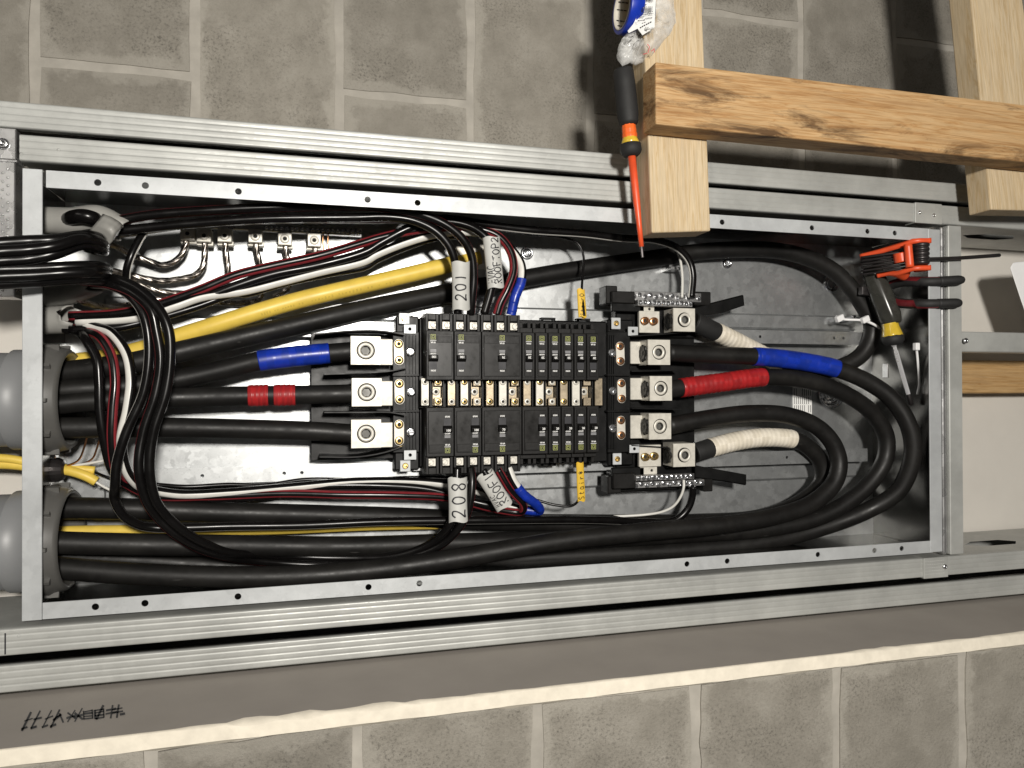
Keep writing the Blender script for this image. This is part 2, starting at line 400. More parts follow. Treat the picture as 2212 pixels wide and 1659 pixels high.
# shared screw meshes (unit diameter 1, head on z = 0 upwards)
def slot_screw():
    m = MB(); m.lathe([(0, 0), (.5, 0), (.5, .12), (.47, .16), (0, .16)], 18)
    for sg in (-1, 1):
        pts = [(.40*math.cos(a), .40*math.sin(a)) for a in [math.radians(12+156*i/8) for i in range(9)]]
        pts = [(x, max(y, .07)*sg) for x, y in pts]
        if sg < 0: pts.reverse()
        m.prism([(x, y, .24) for x, y in pts], [(x, y, .15) for x, y in pts])
    return m
def socket_screw(depth=.3):
    m = MB(); hexp = 6
    m.lathe([(.5, -.1), (.5, .06), (.46, .10), (.25, .10)], 24)
    m.lathe([(.27, .10), (.22, .02), (0, .02)], 6, mis=[0, 1], smooth=False); return m  # shallow floor painted dark in place of the shade down a deep socket
def dome_screw():
    m = MB(); m.lathe([(.5, 0), (.5, .08), (.44, .2), (.26, .3), (.2, .2), (0, .18)], 16); return m
def hex_screw():
    m = MB(); m.lathe([(.5, 0), (.5, .07), (.36, .08)], 20); m.lathe([(.36, .07), (.36, .34), (.30, .38), (0, .38)], 6, smooth=False)
    m.box(-.30, .30, -.045, .045, .36, .40, mi=1); return m
SCREW = {'slot_tin': slot_screw().mesh('slot', 'tin'), 'slot_zinc': slot_screw().mesh('slot', 'zinc'), 'slot_brass': slot_screw().mesh('slot', 'brass'),
         'sock_brass': socket_screw().mesh('sock', ['brass', 'antioxidant_and_recess_shade']), 'sock_copper': socket_screw(.25).mesh('sock', ['copper_screw', 'antioxidant_and_recess_shade']), 'sock_tin': socket_screw().mesh('sock', ['tin', 'antioxidant_and_recess_shade']),
         'dome': dome_screw().mesh('dome', 'zinc'), 'hex': hex_screw().mesh('hexh', ['zinc', 'steel_dark'])}
def screw(kind, name, pos, d, parent, rot=0.0, root=None, sub_of=None):
    o = bpy.data.objects.new(name, SCREW[kind]); C.objects.link(o); base = (root or parent).location
    o.parent = sub_of or parent; o.location = Vector(pos)-base; o.scale = (d, d, d); o.rotation_euler = (0, 0, rot); return o

# text (built-in font) as flat meshes, and a small hand-drawn stroke alphabet
def text_mesh(txt, size, bold=0.0):
    cu = bpy.data.curves.new('t', 'FONT'); cu.body = txt; cu.size = size; cu.align_x = 'CENTER'; cu.align_y = 'CENTER'; cu.resolution_u = 2; cu.offset = bold
    o = bpy.data.objects.new('t', cu); C.objects.link(o); dg = bpy.context.evaluated_depsgraph_get()
    me = bpy.data.meshes.new_from_object(o.evaluated_get(dg)); bpy.data.objects.remove(o); bpy.data.curves.remove(cu); return me
TXT = {}
def add_text(mb, txt, size, x, y, z, rot=0.0, mi=0, bold=0.0):
    key = (txt, round(size, 5), bold)
    if key not in TXT:
        me = text_mesh(txt, size, bold); TXT[key] = ([v.co.copy() for v in me.vertices], [tuple(p.vertices) for p in me.polygons])
    vs, fs = TXT[key]; R = Matrix.Translation((x, y, z)) @ Matrix.Rotation(rot, 4, 'Z')
    nv = [mb.bm.verts.new(R @ v) for v in vs]
    for f in fs:
        try: q = mb.bm.faces.new([nv[i] for i in f]); q.material_index = mi
        except ValueError: pass
STROKE = {
 '2': [[(.05,.75),(.2,.97),(.45,.95),(.52,.72),(.3,.35),(.02,.03),(.3,.08),(.58,.0)]], '0': [[(.3,1),(.08,.8),(.05,.35),(.2,.02),(.42,.05),(.55,.4),(.5,.85),(.3,1)]],
 '1': [[(.28,1),(.3,.5),(.27,0)]], '8': [[(.3,.52),(.08,.72),(.25,.98),(.48,.85),(.42,.6),(.12,.3),(.15,.03),(.42,.0),(.55,.25),(.3,.52)]],
 'R': [[(.08,0),(.1,.98)],[(.1,.95),(.45,.95),(.5,.65),(.1,.5)],[(.2,.5),(.55,0)]], 'O': [[(.3,.95),(.05,.7),(.05,.25),(.3,0),(.55,.25),(.55,.7),(.3,.95)]],
 'F': [[(.1,0),(.1,1),(.55,.97)],[(.1,.52),(.45,.52)]], 'T': [[(.0,.95),(.6,1)],[(.3,.97),(.28,0)]], 'P': [[(.1,0),(.1,1),(.5,.9),(.5,.55),(.1,.5)]],
 'H': [[(.08,0),(.1,1)],[(.5,0),(.52,1)],[(.08,.5),(.52,.5)]], 'V': [[(.05,1),(.28,0),(.55,1)]], 'A': [[(.0,0),(.28,1),(.56,0)],[(.1,.38),(.46,.38)]],
 'C': [[(.55,.85),(.3,1),(.05,.7),(.05,.3),(.3,0),(.55,.15)]], 'S': [[(.5,.9),(.25,1),(.08,.78),(.45,.4),(.4,.08),(.08,.06)]],
 't': [[(.25,.95),(.22,.12),(.42,.05)],[(.05,.68),(.45,.68)]], 'a': [[(.45,.6),(.2,.66),(.06,.35),(.15,.03),(.4,.1),(.46,.6),(.5,.02)]],
 'i': [[(.25,.6),(.25,.0)],[(.25,.82),(.27,.9)]], 'r': [[(.1,.62),(.12,0)],[(.12,.42),(.3,.62),(.48,.58)]], 'o': [[(.3,.62),(.08,.4),(.12,.05),(.38,.05),(.5,.35),(.3,.62)]],
 '#': [[(.15,0),(.25,1)],[(.38,0),(.48,1)],[(.0,.35),(.6,.38)],[(.02,.68),(.62,.7)]], '*': [[(.3,.1),(.3,.95)],[(.02,.35),(.58,.72)],[(.02,.72),(.58,.35)],[(.15,.5),(.3,.68),(.45,.5),(.3,.36),(.15,.5)]],
 '@': [[(.3,.95),(.05,.7),(.05,.25),(.3,0),(.55,.25),(.55,.7),(.3,.95)],[(.3,1.15),(.3,-.15)]], ' ': []}
def strokes(mb, txt, fmap, h, adv=.75, w=.09, mi=0):
    """hand lettering as thin ribbons; fmap maps (u, v) in letter heights to a point"""
    u0 = 0.0
    for ch in txt:
        for line in STROKE[ch]:
            pts = [Vector((u0+x+random.uniform(-.03, .03), y+random.uniform(-.04, .04), 0)) for x, y in line]; path = smooth_path(pts, 4)[0] if len(pts) > 2 else pts
            prev = None
            for i in range(len(path)):
                T = (path[min(i+1, len(path)-1)]-path[max(i-1, 0)]).normalized(); nn = Vector((-T.y, T.x, 0))*(w/2)
                a, b = path[i]+nn, path[i]-nn; cur = (mb.bm.verts.new(fmap(a.x*h, a.y*h)), mb.bm.verts.new(fmap(b.x*h, b.y*h)))
                if prev: f = mb.bm.faces.new((prev[0], prev[1], cur[1], cur[0])); f.material_index = mi
                prev = cur
        u0 += adv
    return u0*h

BX0, BX1, BY1 = -0.3115, 0.9600, 0.2500; BY0 = BY1-.508; BZ = -.146
exec_parts = []

# ------------------------------------------------------------------ the setting: block walls, boards
def block_wall(name, z, xbed, courses, ylo, yhi, heads, label):
    th = .03; m = MB(); m.box(xbed, xbed+.2032*courses, ylo, yhi, z-th, z-.0016)
    w = m.build(name, 'mortar'); tag(w, label, kind='structure')
    for i in range(courses):
        x0 = xbed+.2032*i+.0062; x1 = xbed+.2032*(i+1)-.0062
        y = heads+(.2032 if i % 2 else 0)
        while y > ylo: y -= .4064
        while y < yhi:
            a, b = max(y+.0055, ylo), min(y+.4064-.0055, yhi)
            if b-a > .02:
                q = MB(); w2, h2 = (x1-x0)/2, (b-a)/2; ol = []
                for (ax, ay), (bx, by), n in (((-w2, -h2), (w2, -h2), 5), ((w2, -h2), (w2, h2), 8), ((w2, h2), (-w2, h2), 5), ((-w2, h2), (-w2, -h2), 8)):
                    for k in range(n):
                        t = k/n; jx, jy = random.uniform(-.0018, .0022), random.uniform(-.0018, .0022)
                        ol.append((ax+(bx-ax)*t+jx, ay+(by-ay)*t+jy))
                q.prism([(x*.994, y_*.997, 0) for x, y_ in ol], [(x, y_, -.006) for x, y_ in ol])
                o = link(q.mesh('block', 'block_concrete'), 'block', w); o.location = ((x0+x1)/2, (a+b)/2, z+random.uniform(-.0006, .0006)); o.rotation_euler = (random.uniform(-.002, .002), random.uniform(-.003, .003), 0)
            y += .4064
    return w
block_wall('block_wall', -.20, -.3625-.2032*2, 12, -.9, 1.06, .452, 'grey concrete block wall behind the steel studs')
block_wall('block_wall', .128, .0495-.2032*4, 11, -1.1, -.3625, -.562, 'grey concrete block wall in front, under the torn plasterboard edge')

# white board closing the stud cavity behind the cabinet
m = MB(); m.box(-.75, BX0-.006, -.338, .30, -.172, -.160, .001)
tag(m.build('plasterboard', 'drywall_white'), 'white plasterboard at the back of the stud bay beside the grey conduits', 'plasterboard')
m = MB(); m.box(BX1+.006, 1.75, -.338, .30, -.172, -.160, .001)
tag(m.build('plasterboard', 'drywall_white'), 'white plasterboard at the back of the stud bay beyond the pliers', 'plasterboard')

# plasterboard return with a torn raw edge, below the studs in the picture
def torn_board():
    root = thing('plasterboard', (.3, -.35, .06), 'grey-faced plasterboard strip with torn white edge and black handwriting', 'plasterboard')
    m = MB(); n = 150; x0, x1 = -.75, 1.75; f1, b1, f2, b2 = [], [], [], []; e0 = []
    for i in range(n+1):
        x = x0+(x1-x0)*i/n; big = max(0, math.sin(x*7.3+1.0)*.5+math.sin(x*17+2)*.35+random.uniform(-.35, .35))
        tear = .0105*big**1.5+.0008; yo = -.3425-.004*math.sin(x*2.2)*0
        e0.append((x, yo, tear))
    for i in range(n):
        (xa, ya, ta), (xb, yb, tb) = e0[i], e0[i+1]
        m.face([(xa, ya, -.012), (xb, yb, -.012), (xb, yb, .134-tb*1.2), (xa, ya, .134-ta*1.2)], 0)
        m.face([(xa, ya, .134-ta*1.2), (xb, yb, .134-tb*1.2), (xb, yb-tb*.5, .1365), (xa, ya-ta*.5, .1365)], 1, True)
        ja, jb = .0006*math.sin(i*1.7)+.0008*math.sin(i*.61), .0006*math.sin((i+1)*1.7)+.0008*math.sin((i+1)*.61)
        m.face([(xa, ya-ta*.5, .1365), (xb, yb-tb*.5, .1365), (xb, -.3575, .139+jb), (xa, -.3575, .139+ja)], 1)
        m.face([(xa, -.3575, .139+ja), (xb, -.3575, .139+jb), (xb, -.3618+jb, .132), (xa, -.3618+ja, .132)], 1)
        m.face([(xa, -.3618+ja, .132), (xb, -.3618+jb, .132), (xb, -.3618, -.012), (xa, -.3618, -.012)], 0)
    m.build('board', ['drywall_face', 'gypsum'], root)
    w = MB()
    def on_face(px, py, Y=-.3418):
        d = CF+CR*((px-CX)/FPX)+CU*((CY-py)/FPX); return Vector((0, 0, DIST))+d*(Y/d.y)
    def fm(u, v): return on_face(48+u*222, 1566-u*20-v*30)          # u along the scrawl 0..1, v across it
    def seg(u0, v0, u1, v1, wd=None):
        wd = (wd or 3.4)*random.uniform(.8, 1.6)
        A, B = Vector((u0*222, v0*30)), Vector((u1*222, v1*30)); T = (B-A).normalized(); nn = Vector((-T.y, T.x))*wd/2
        w.face([fm(p.x/222, p.y/30) for p in (A+nn, A-nn, B-nn, B+nn)])
    j = lambda k=.08: random.uniform(-k, k)
    for u in (.04, .13, .24, .32): seg(u-.045, -.35+j(), u+.045, .9+j()); seg(u-.05, -.3, u+.01, -.15+j()); seg(u-.02, .25+j(), u+.06, .45+j())
    seg(.30, .1, .38, .5); seg(.36, .6, .40, -.1)
    for u in (.47, .54): seg(u-.03, -.1+j(), u+.045, .75+j()); seg(u-.03, .55+j(), u+.05, .05+j()); seg(u-.04, .2, u+.05, .35)
    for u in (.64, .75):
        for k in range(4): seg(u-.045, .0+k*.19+j(.04), u+.045, .04+k*.19+j(.04), 2.8)
        seg(u-.04, -.02, u-.045, .62); seg(u+.045, 0, u+.04, .66)
    seg(.72, -.1, .79, .9)
    for u in (.86, .92): seg(u, -.1, u+.02, .85); seg(u-.05, .25, u+.06, .35); seg(u-.045, .5, u+.055, .58)
    seg(.95, .12, 1.0, .16)
    w.build('handwriting', 'ink_black', root)
torn_board()

# ------------------------------------------------------------------ steel studs
def stud(name, y0, y1, x0, x1, web, label, ribs=True, knock=True, depth=.15):
    root = thing(name, ((x0+x1)/2, (y0+y1)/2, 0), label, 'steel stud', 'steel studs framing the cabinet')
    m = MB(); n = 14; prof = []
    for i in range(n*3+1):
        t = i/(n*3); y = y0+(y1-y0)*t; z = 0
        e = min(t, 1-t)*(y1-y0)
        if e < .0022: z = -.0022+math.sqrt(max(0, .0022**2-(.0022-e)**2))
        if ribs:
            for g in (.28, .52, .78): z -= .00045*math.exp(-((t-g)/.035)**2)
        prof.append((y, z))
    if web == 'lo': prof = [(y0, -.010)]+prof+[(y1, -.012), (y1-.002, -.012)]
    else: prof = [(y0+.002, -.012), (y0, -.012)]+prof+[(y1, -.010)]
    xs = [x0+(x1-x0)*i/10 for i in range(11)]
    for a, b in zip(xs, xs[1:]):
        for (ya, za), (yb, zb) in zip(prof, prof[1:]): m.face([(a, ya, za), (b, ya, za), (b, yb, zb), (a, yb, zb)], 0, True)
    m.build('flange', 'galv_stud', root)
    w = MB(); yw = y0 if web == 'lo' else y1; zt, zb = -.010, -depth
    hx, hz, hw, hh = 1.125, -.062, .055, .017
    if knock:
        top = [(x0, yw, zt), (x1, yw, zt), (x1, yw, hz), (hx+hw, yw, hz), (hx+hw-.02, yw, hz+hh), (hx-hw+.03, yw, hz+hh), (hx-hw, yw, hz), (x0, yw, hz)]
        bot = [(x0, yw, hz), (hx-hw, yw, hz), (hx-hw+.03, yw, hz-hh), (hx+hw-.02, yw, hz-hh), (hx+hw, yw, hz), (x1, yw, hz), (x1, yw, zb), (x0, yw, zb)]
        for pl in (top, bot): w.face(pl if web != 'lo' else list(reversed(pl)))
    else: w.face([(x0, yw, zt), (x1, yw, zt), (x1, yw, zb), (x0, yw, zb)])
    yo = yw+(.030 if web == 'lo' else -.030)
    w.face([(x0, yw, zb), (x1, yw, zb), (x1, yo, zb-.001), (x0, yo, zb-.001)])
    w.build('web', 'galv_stud' if knock else 'galv_shaded', root); return root  # outer webs take the darkened steel, painting shade into the gap between studs
SX0, SX1 = -.72, 1.70
stud('steel_stud', .2955, .3255, SX0, SX1, 'hi', 'ribbed steel stud next to the bare block wall, farther from the cabinet', knock=False)
s_in = stud('steel_stud', .2590, .2890, -.3145, SX1, 'lo', 'ribbed steel stud alongside the cabinet rim, crossed by the red-orange screwdriver shaft')
s_bt = stud('steel_stud', -.2960, -.2660, SX0, SX1, 'hi', 'ribbed steel stud along the cabinet rim opposite the timbers, with black pen line')
stud('steel_stud', -.3370, -.3065, SX0, SX1, 'lo', 'smooth-faced steel stud touching the grey plasterboard strip', knock=False)
# screw holes and pen mark on the lower stud, holes on the upper one
def dot(root, px, py, r, name='screw_hole', z=.0002):
    m = MB(); c = P(px, py, 0); m.lathe([(r, 0), (r*.9, -.0012), (0, -.0016)], 12, Matrix.Translation((c.x, c.y, z))); return m.build(name, 'ink_black', root)
dot(s_in, 127, 324, .0019); dot(s_in, 46, 333, .0019)
dot(s_bt, 41, 1374, .0017); dot(s_bt, 107, 1373, .0017)
m = MB(); a, b = P(11, 1368, .0005), P(10, 1414, .0005); m.box(a.x-.0007, a.x+.0007, b.y, a.y, .0001, .0004); m.build('pen_mark', 'ink_black', s_bt)

# joining pieces at the far end of the cabinet
root = thing('steel_track', (.985, .0, 0), 'upright steel track capping the far end of the cabinet', 'steel track')
m = MB(); m.box(.9760, 1.0020, -.2640, .2575, -.030, .0005, .0012); m.build('flange', 'galv_stud', root)
m = MB(); m.box(.9655, .9752, -.2640, .2560, -.05, -.004, .003, seg=2); m.build('rolled_edge', 'galv_bright', root)
screw('dome', 'screw', P(2086, 736, .002), .009, root)
root = thing('steel_channel', (1.3, .06, -.01), 'flat steel channel running off beside the pliers handles', 'steel channel')
a, b = P(2083, 716, -.004), P(2083, 760, -.004); m = MB(); m.box(1.0025, SX1, b.y, a.y, -.035, -.004, .0015); m.build('channel', 'galv_stud', root)
root = thing('timber_rail', (1.3, .0, -.1), 'short brown timber rail behind the steel channel', 'timber')
a, b = P(2086, 778, -.11), P(2086, 850, -.11); m = MB(); m.box(1.08, SX1, b.y, a.y, -.155, -.11, .002); m.build('timber', 'pine_mid', root)
root = thing('clip_angle', P(1998, 460, 0), 'small flat steel clip with two screws where two studs join', 'clip')
c0, c1 = P(1976, 437, .001), P(2034, 478, .001); m = MB(); m.box(c0.x, c1.x, .2575, .2895, -.02, .0022, .0008); m.build('plate', 'galv_stud', root)
screw('dome', 'screw', P(1986, 459, .002), .006, root); screw('dome', 'screw', P(2017, 465, .002), .006, root)
root = thing('clip_angle', P(2022, 1222, 0), 'dimpled steel clip with one screw at the far corner of the cabinet', 'clip')
c0, c1 = P(1995, 1207, .002), P(2048, 1246, .002); m = MB(); m.box(c0.x, c1.x, -.2975, -.2655, -.02, .0028, .0008)
for i in range(9):
    for j in range(5):
        m.lathe([(.0011, 0), (.0007, .0005), (0, .0007)], 6, Matrix.Translation((c0.x+.004+i*.0042, -.291+j*.005, .0028)))
m.build('plate', 'galv_stud', root); screw('dome', 'screw', P(2041, 1224, .0035), .008, root)

# dimpled strap at the near end of the cabinet
def strap():
    root = thing('steel_strap', (-.345, .17, 0), 'dimpled galvanised steel strap at the near end beside the incoming wires', 'steel strap')
    m = MB(); m.box(-.46, -.3185, .105, .2565, -.03, .0012, .001); m.box(-.46, -.317, .2585, .2935, -.02, .003, .001)
    m.box(-.460, -.3165, .2565, .2585, -.02, .0015)
    m.build('strap', 'galv_bright', root)
    d = MB()
    for i in range(13):
        for j in range(30):
            if (i+j) % 1: continue
            x = -.448+i*.0098+(.0049 if j % 2 else 0); y = .112+j*.0047
            d.lathe([(.0017, .0), (.0012, .0007), (0, .0011)], 8, Matrix.Translation((x, y, .0012)))
    o = d.build('dimples', 'galv_bright', root); o['kind'] = 'stuff'
    screw('dome', 'screw', P(7, 311, .003), .013, root)
strap()

# white plastic thing leaning at the right border
root = thing('white_plastic_tray', P(2200, 640, -.05), 'glossy white plastic edge at the picture border beyond the pliers', 'plastic tray')
m = MB(); pts = [(2181, 578), (2188, 566), (2230, 562), (2300, 560), (2300, 760), (2235, 735), (2205, 650)]
m.prism([P(x, y, -.035) for x, y in pts], [P(x, y, -.035)+Vector((.075, 0, -.05)) for x, y in pts], bev=.003); m.build('tray', 'white_plastic', root)

# ------------------------------------------------------------------ steel cabinet
def cabinet():
    root = thing('panel_cabinet', ((BX0+BX1)/2, (BY0+BY1)/2, BZ), 'open galvanised steel electrical cabinet with drilled rim, full of cables', 'cabinet')
    f = .0185
    m = MB(); m.plate(BX0, BX1, BY0, BY1, BZ, .0015); m.build('back_plate', 'galv_box', root)
    th = [(211,393),(314,399),(515,410),(794,429),(902,436),(1560,477),(1754,490),(1874,498),(1933,502)]
    bh = [(206,1313),(313,1306),(514,1293),(796,1271),(906,1263),(1484,1220),(1571,1214),(1767,1197),(1889,1185),(1948,1181)]
    m = MB(); m.plate(BX0+.0235, BX1-.018, BY1-f-.001, BY1, 0, .0017, [(P(x, y, 0).x, BY1-f*.5-.001) for x, y in th], .0039); m.build('rim_flange', 'galv_rim', root)
    m = MB(); m.plate(BX0+.0205, BX1-.0185, BY0, BY0+f, 0, .0017, [(P(x, y, 0).x, BY0+f*.5+.0005) for x, y in bh], .0039); m.build('rim_flange', 'galv_rim', root)
    m = MB(); m.box(BX0, BX0+.0200, BY0-.0005, BY1+.0005, -.0017, .0006, .0005); m.build('rim_flange', 'galv_rim', root)
    m = MB(); m.box(BX1-.0225, BX1, BY0+.0005, BY1-.0005, -.0019, .0005, .0005); m.build('rim_flange', 'galv_rim', root)
    for y0, y1 in ((BY1-.0017, BY1-.0002), (BY0+.0002, BY0+.0017)):
        m = MB(); m.box(BX0+.002, BX1-.002, y0, y1, BZ, -.0019); m.build('side_wall', 'galv_shaded', root)
    for x0, x1 in ((BX0+.0002, BX0+.0017), (BX1-.0017, BX1-.0002)):
        m = MB(); m.box(x0, x1, BY0+.002, BY1-.002, BZ, -.0021); m.build('end_wall', 'galv_shaded', root)
    # mounting rails: holed flange towards the middle, foot on the back plate
    def rail(ya, yb, yfa, yfb, holes):
        m = MB(); r = .0024
        m.plate(-.262, .918, min(ya, yb), max(ya, yb), -.112, .002, [(P(x, y, -.112).x, (ya+yb)/2) for x, y in holes], r)
        yo = ya if abs(ya-yfa) < abs(yb-yfa) else yb
        sg = 1 if yfa > 0 else -1
        m.box(-.262, .918, min(yo, yo-sg*.002), max(yo, yo-sg*.002), BZ+.001, -.114)
        r_ = m.build('mounting_rail', 'galv_box', root)
        m = MB(); m.box(-.262, .918, min(yfa, yfb), max(yfa, yfb), BZ+.0005, BZ+.0095, .003); m.build('rail_foot', 'galv_box', root)
    rail(.0735, .0955, .0990, .1250, [(440,680),(615,683),(1642,704),(1802,708),(1822,709)])
    rail(-.1250, -.1030, -.1540, -.1285, [(437,1023),(614,1018),(652,1014),(1700,985)])
    # knockouts and embossed rings on the back
    def ring(px, py, rs, z=BZ):
        c = P(px, py, z); m = MB(); pr = []
        for r in rs: pr += [(r+.0022, .0002), (r+.0012, .0036), (r-.0012, .0036), (r-.0022, .0002)]
        pr += [(rs[-1]-.0025, -.0006), (0, -.0006)] ; m.lathe(pr, 32, Matrix.Translation((c.x, c.y, z+.0003))); m.build('knockout', 'zinc', root)
    ring(1795, 612, [.0135, .0095]); ring(1795, 850, [.024, .018, .010]); ring(1570, 570, [.006]); ring(1138, 547, [.008, .004])
    # weld studs / bent tab at the far end
    m = MB(); tube(m, [P(1818, 693, -.13), P(1846, 684, -.105)], .0035, 10); m.build('stud_bolt', 'zinc', root)
    m = MB(); a = P(1446, 577, -.12); m.box(a.x, a.x+.018, a.y-.004, a.y, BZ, -.115); m.box(a.x+.004, a.x+.012, a.y-.001, a.y+.022, -.13, -.128); m.build('cable_tie_lug', 'galv_bright', root)
    # ends of the far wall: slots and bright strips
    for y in (-.07, .03):
        m = MB(); m.box(BX1-.0035, BX1-.0019, y-.012, y+.012, -.12, -.108, .0004); m.build('end_slot', 'galv_bright', root)
    # printed stickers
    def sticker(v, x0, y0, x1, y1, z, rows, name='sticker'):
        a, b = P(*v(x0, y0), z), P(*v(x1, y1), z); m = MB(); m.box(a.x, b.x, b.y, a.y, z, z+.0004)
        for i in range(rows):
            t = (i+.7)/(rows+.5)
            for k in range(3):
                if random.random() < .8:
                    u0 = .06+k*.3; m.box(a.x+(b.x-a.x)*t, a.x+(b.x-a.x)*t+.0009, a.y+(b.y-a.y)*(u0+.26), a.y+(b.y-a.y)*u0, z+.0003, z+.0006, mi=1)
        m.build(name, ['paper_white', 'ink_black'], root)
    sticker(Z6, 720, 855, 845, 1035, BZ+.001, 9)
    a, b = P(925, 640, BZ+.001), P(1030, 664, BZ+.001); m = MB(); m.box(a.x, b.x, b.y, a.y, BZ+.0005, BZ+.001)
    for i in range(4): m.box(a.x+.01, b.x-.012-.004*i, b.y+.003+i*.0035, b.y+.004+i*.0035, BZ+.0009, BZ+.0013, mi=1)
    m.build('sticker', ['paper_white', 'ink_black'], root)
cabinet()

# ------------------------------------------------------------------ conduits, bushings, sheathed entries
def conduit(py, label):
    c = P(95, py, -.073); y = c.y; root = thing('conduit', (BX0, y, -.073), label, 'conduit', 'conduits entering the near end')
    m = MB(); X = Matrix.Translation((0, y, -.073)) @ Matrix.Rotation(math.pi/2, 4, 'Y')
    m.lathe([(.0565, -.75), (.0565, BX0-.001), (.0505, BX0-.001), (.0505, -.75)], 40, X); m.build('pipe', 'pvc_grey', root)
    m = MB(); m.lathe([(.0605, BX0-.030), (.0605, BX0-.004), (.0565, BX0-.004)], 40, X); m.build('coupling', 'pvc_grey', root)
    m = MB(); m.lathe([(.066, BX0+.003), (.067, BX0+.012), (.064, BX0+.017), (.0620, BX0+.026), (.058, BX0+.031), (.0535, BX0+.028), (.0505, BX0+.018), (.0505, BX0+.002)], 44, X)
    for i in range(10):
        a = 2*math.pi*i/10; m.box(-.004, .004, -.002, .002, BX0+.004, BX0+.022, mat=X @ Matrix.Translation((.0655*math.cos(a), .0655*math.sin(a), 0)) @ Matrix.Rotation(a, 4, 'Z'))
    m.build('bushing', 'bushing_grey', root); return y
YC1 = conduit(863, 'grey plastic conduit level with the blue- and red-taped cables'); YC2 = conduit(1166, 'grey plastic conduit nearest the torn plasterboard')

def sheath(name, pts, r, label, jag=.010):
    ps = PP(pts); root = thing(name, ps[0], label, 'cable sheath', 'cut cable sheaths at the near end')
    path = smooth_path(ps, 8)[0]; m = MB(); seg = 22
    tube(m, None, r, seg, path=path, cap=False); m.bm.verts.ensure_lookup_table()
    last = list(m.bm.verts)[-seg:]; T = (path[-1]-path[-2]).normalized()
    for k, v in enumerate(last):
        v.co += T*(jag*random.uniform(-.3, 1.0)) + (v.co-path[-1])*random.uniform(-.12, .22)
    ol = m.bm.faces[:]; g = bmesh.ops.solidify(m.bm, geom=ol, thickness=.0016)
    m.build('sheath', 'sheath_grey', root); return root
sheath('cable_sheath', [(84, 476, -.06), (105, 476, -.06), (160, 477, -.055), (212, 472, -.05), (254, 492, -.045)], .0160, 'torn pale grey cable sheath nearest the cabinet corner', .016)
def torn_flap(root):
    m = MB(); rows = [[(960,420,-.028),(1040,330,-.016),(1120,225,-.022)], [(1040,440,-.018),(1130,350,-.004),(1215,260,-.016)], [(1110,470,-.012),(1200,390,.002),(1300,310,-.014)], [(1148,520,-.012),(1235,440,0),(1342,352,-.018)], [(1150,600,-.018),(1225,530,-.010),(1280,455,-.024)]]
    g = [[m.bm.verts.new(P(*T1(x, y), z)) for x, y, z in r] for r in rows]
    for i in range(len(g)-1):
        for k in range(2): f = m.bm.faces.new((g[i][k], g[i+1][k], g[i+1][k+1], g[i][k+1])); f.smooth = True
    bmesh.ops.subdivide_edges(m.bm, edges=m.bm.edges[:], cuts=2, use_grid_fill=True, smooth=1.0)
    bmesh.ops.recalc_face_normals(m.bm, faces=m.bm.faces[:]); bmesh.ops.solidify(m.bm, geom=m.bm.faces[:], thickness=.0015)
    m.build('torn_flap', 'sheath_grey', root)
    m = MB(); tube(m, PP(V(T1, [(740,290,-.048),(800,265,-.034),(900,250,-.028),(1000,270,-.030),(1060,300,-.040)])), .0085, 14); m.build('bared_core', 'wire_black', root)
torn_flap(bpy.data.objects['cable_sheath'])
sheath('cable_sheath', [(84, 640, -.075), (105, 640, -.075), (150, 634, -.07), (205, 612, -.045)], .0135, 'pale grey cable sheath, middle one of the three at the near end', .010)
sheath('cable_sheath', [(84, 694, -.075), (105, 692, -.072), (150, 690, -.065)], .0170, 'jagged pale grey cable sheath holding black and white wires above the upper conduit', .016)

# ------------------------------------------------------------------ cables and wires
def cable(name, pts, r, mats, label, cat='cable', group=None, seg=20, stripes=(), n=8, tapes=(), lobes=None, roll=0.0):
    ps = PP(pts); root = thing(name, ps[len(ps)//2], label, cat, group); m = MB()
    path, nn = smooth_path(ps, n); tube(m, None, r, seg, stripes, path=path, lobes=lobes, roll=roll)
    m.build('insulation' if not lobes else 'strand', mats, root)
    for t0, t1, mat, ridge in tapes:
        q = path[int(t0*nn):int(t1*nn)+1]
        dense = []
        for a, b in zip(q, q[1:]):
            for k in range(4): dense.append(a.lerp(b, k/4))
        dense.append(q[-1])
        t = MB(); tube(t, None, r*1.03+.0006, seg, path=dense, ridges=(ridge, .0003 if 'blue' in mat else .0009) if ridge else None); t.build('tape_wrap', [mat, mat+'_double'] if ridge else mat, root)
    return root
R = .0135
cable('feeder_cable', [(60,815,-.073),(150,803,-.070),(280,785,-.066),(400,757,-.070),(600,711,-.085),(800,666,-.100),(1000,627,-.115),(1200,590,-.122),(1400,560,-.126),(1550,541,-.120),(1700,545,-.112),(1800,585,-.105),(1858,650,-.100),(1884,710,-.100),(1862,765,-.105),(1790,800,-.115),(1720,798,-.118),(1650,768,-.115),(1590,738,-.100),(1540,714,-.085),(1495,694,-.075)], R, 'cable_black',
      'longest black feeder cable, sweeping along the upper side to the upper neutral lug', group='thick black feeder cables', tapes=[(16.6, 18.9, 'tape_white', .009)])
cable('feeder_cable', [(60,850,-.06),(150,842,-.06),(300,832,-.07),(402,816,-.075),(480,799,-.075),(559,780,-.074),(635,770,-.074),(711,763,-.074),(768,758,-.074)], .0128, 'cable_black',
      'black feeder cable with blue tape entering the left end lug', group='thick black feeder cables', tapes=[(5, 7, 'tape_blue', .02)])
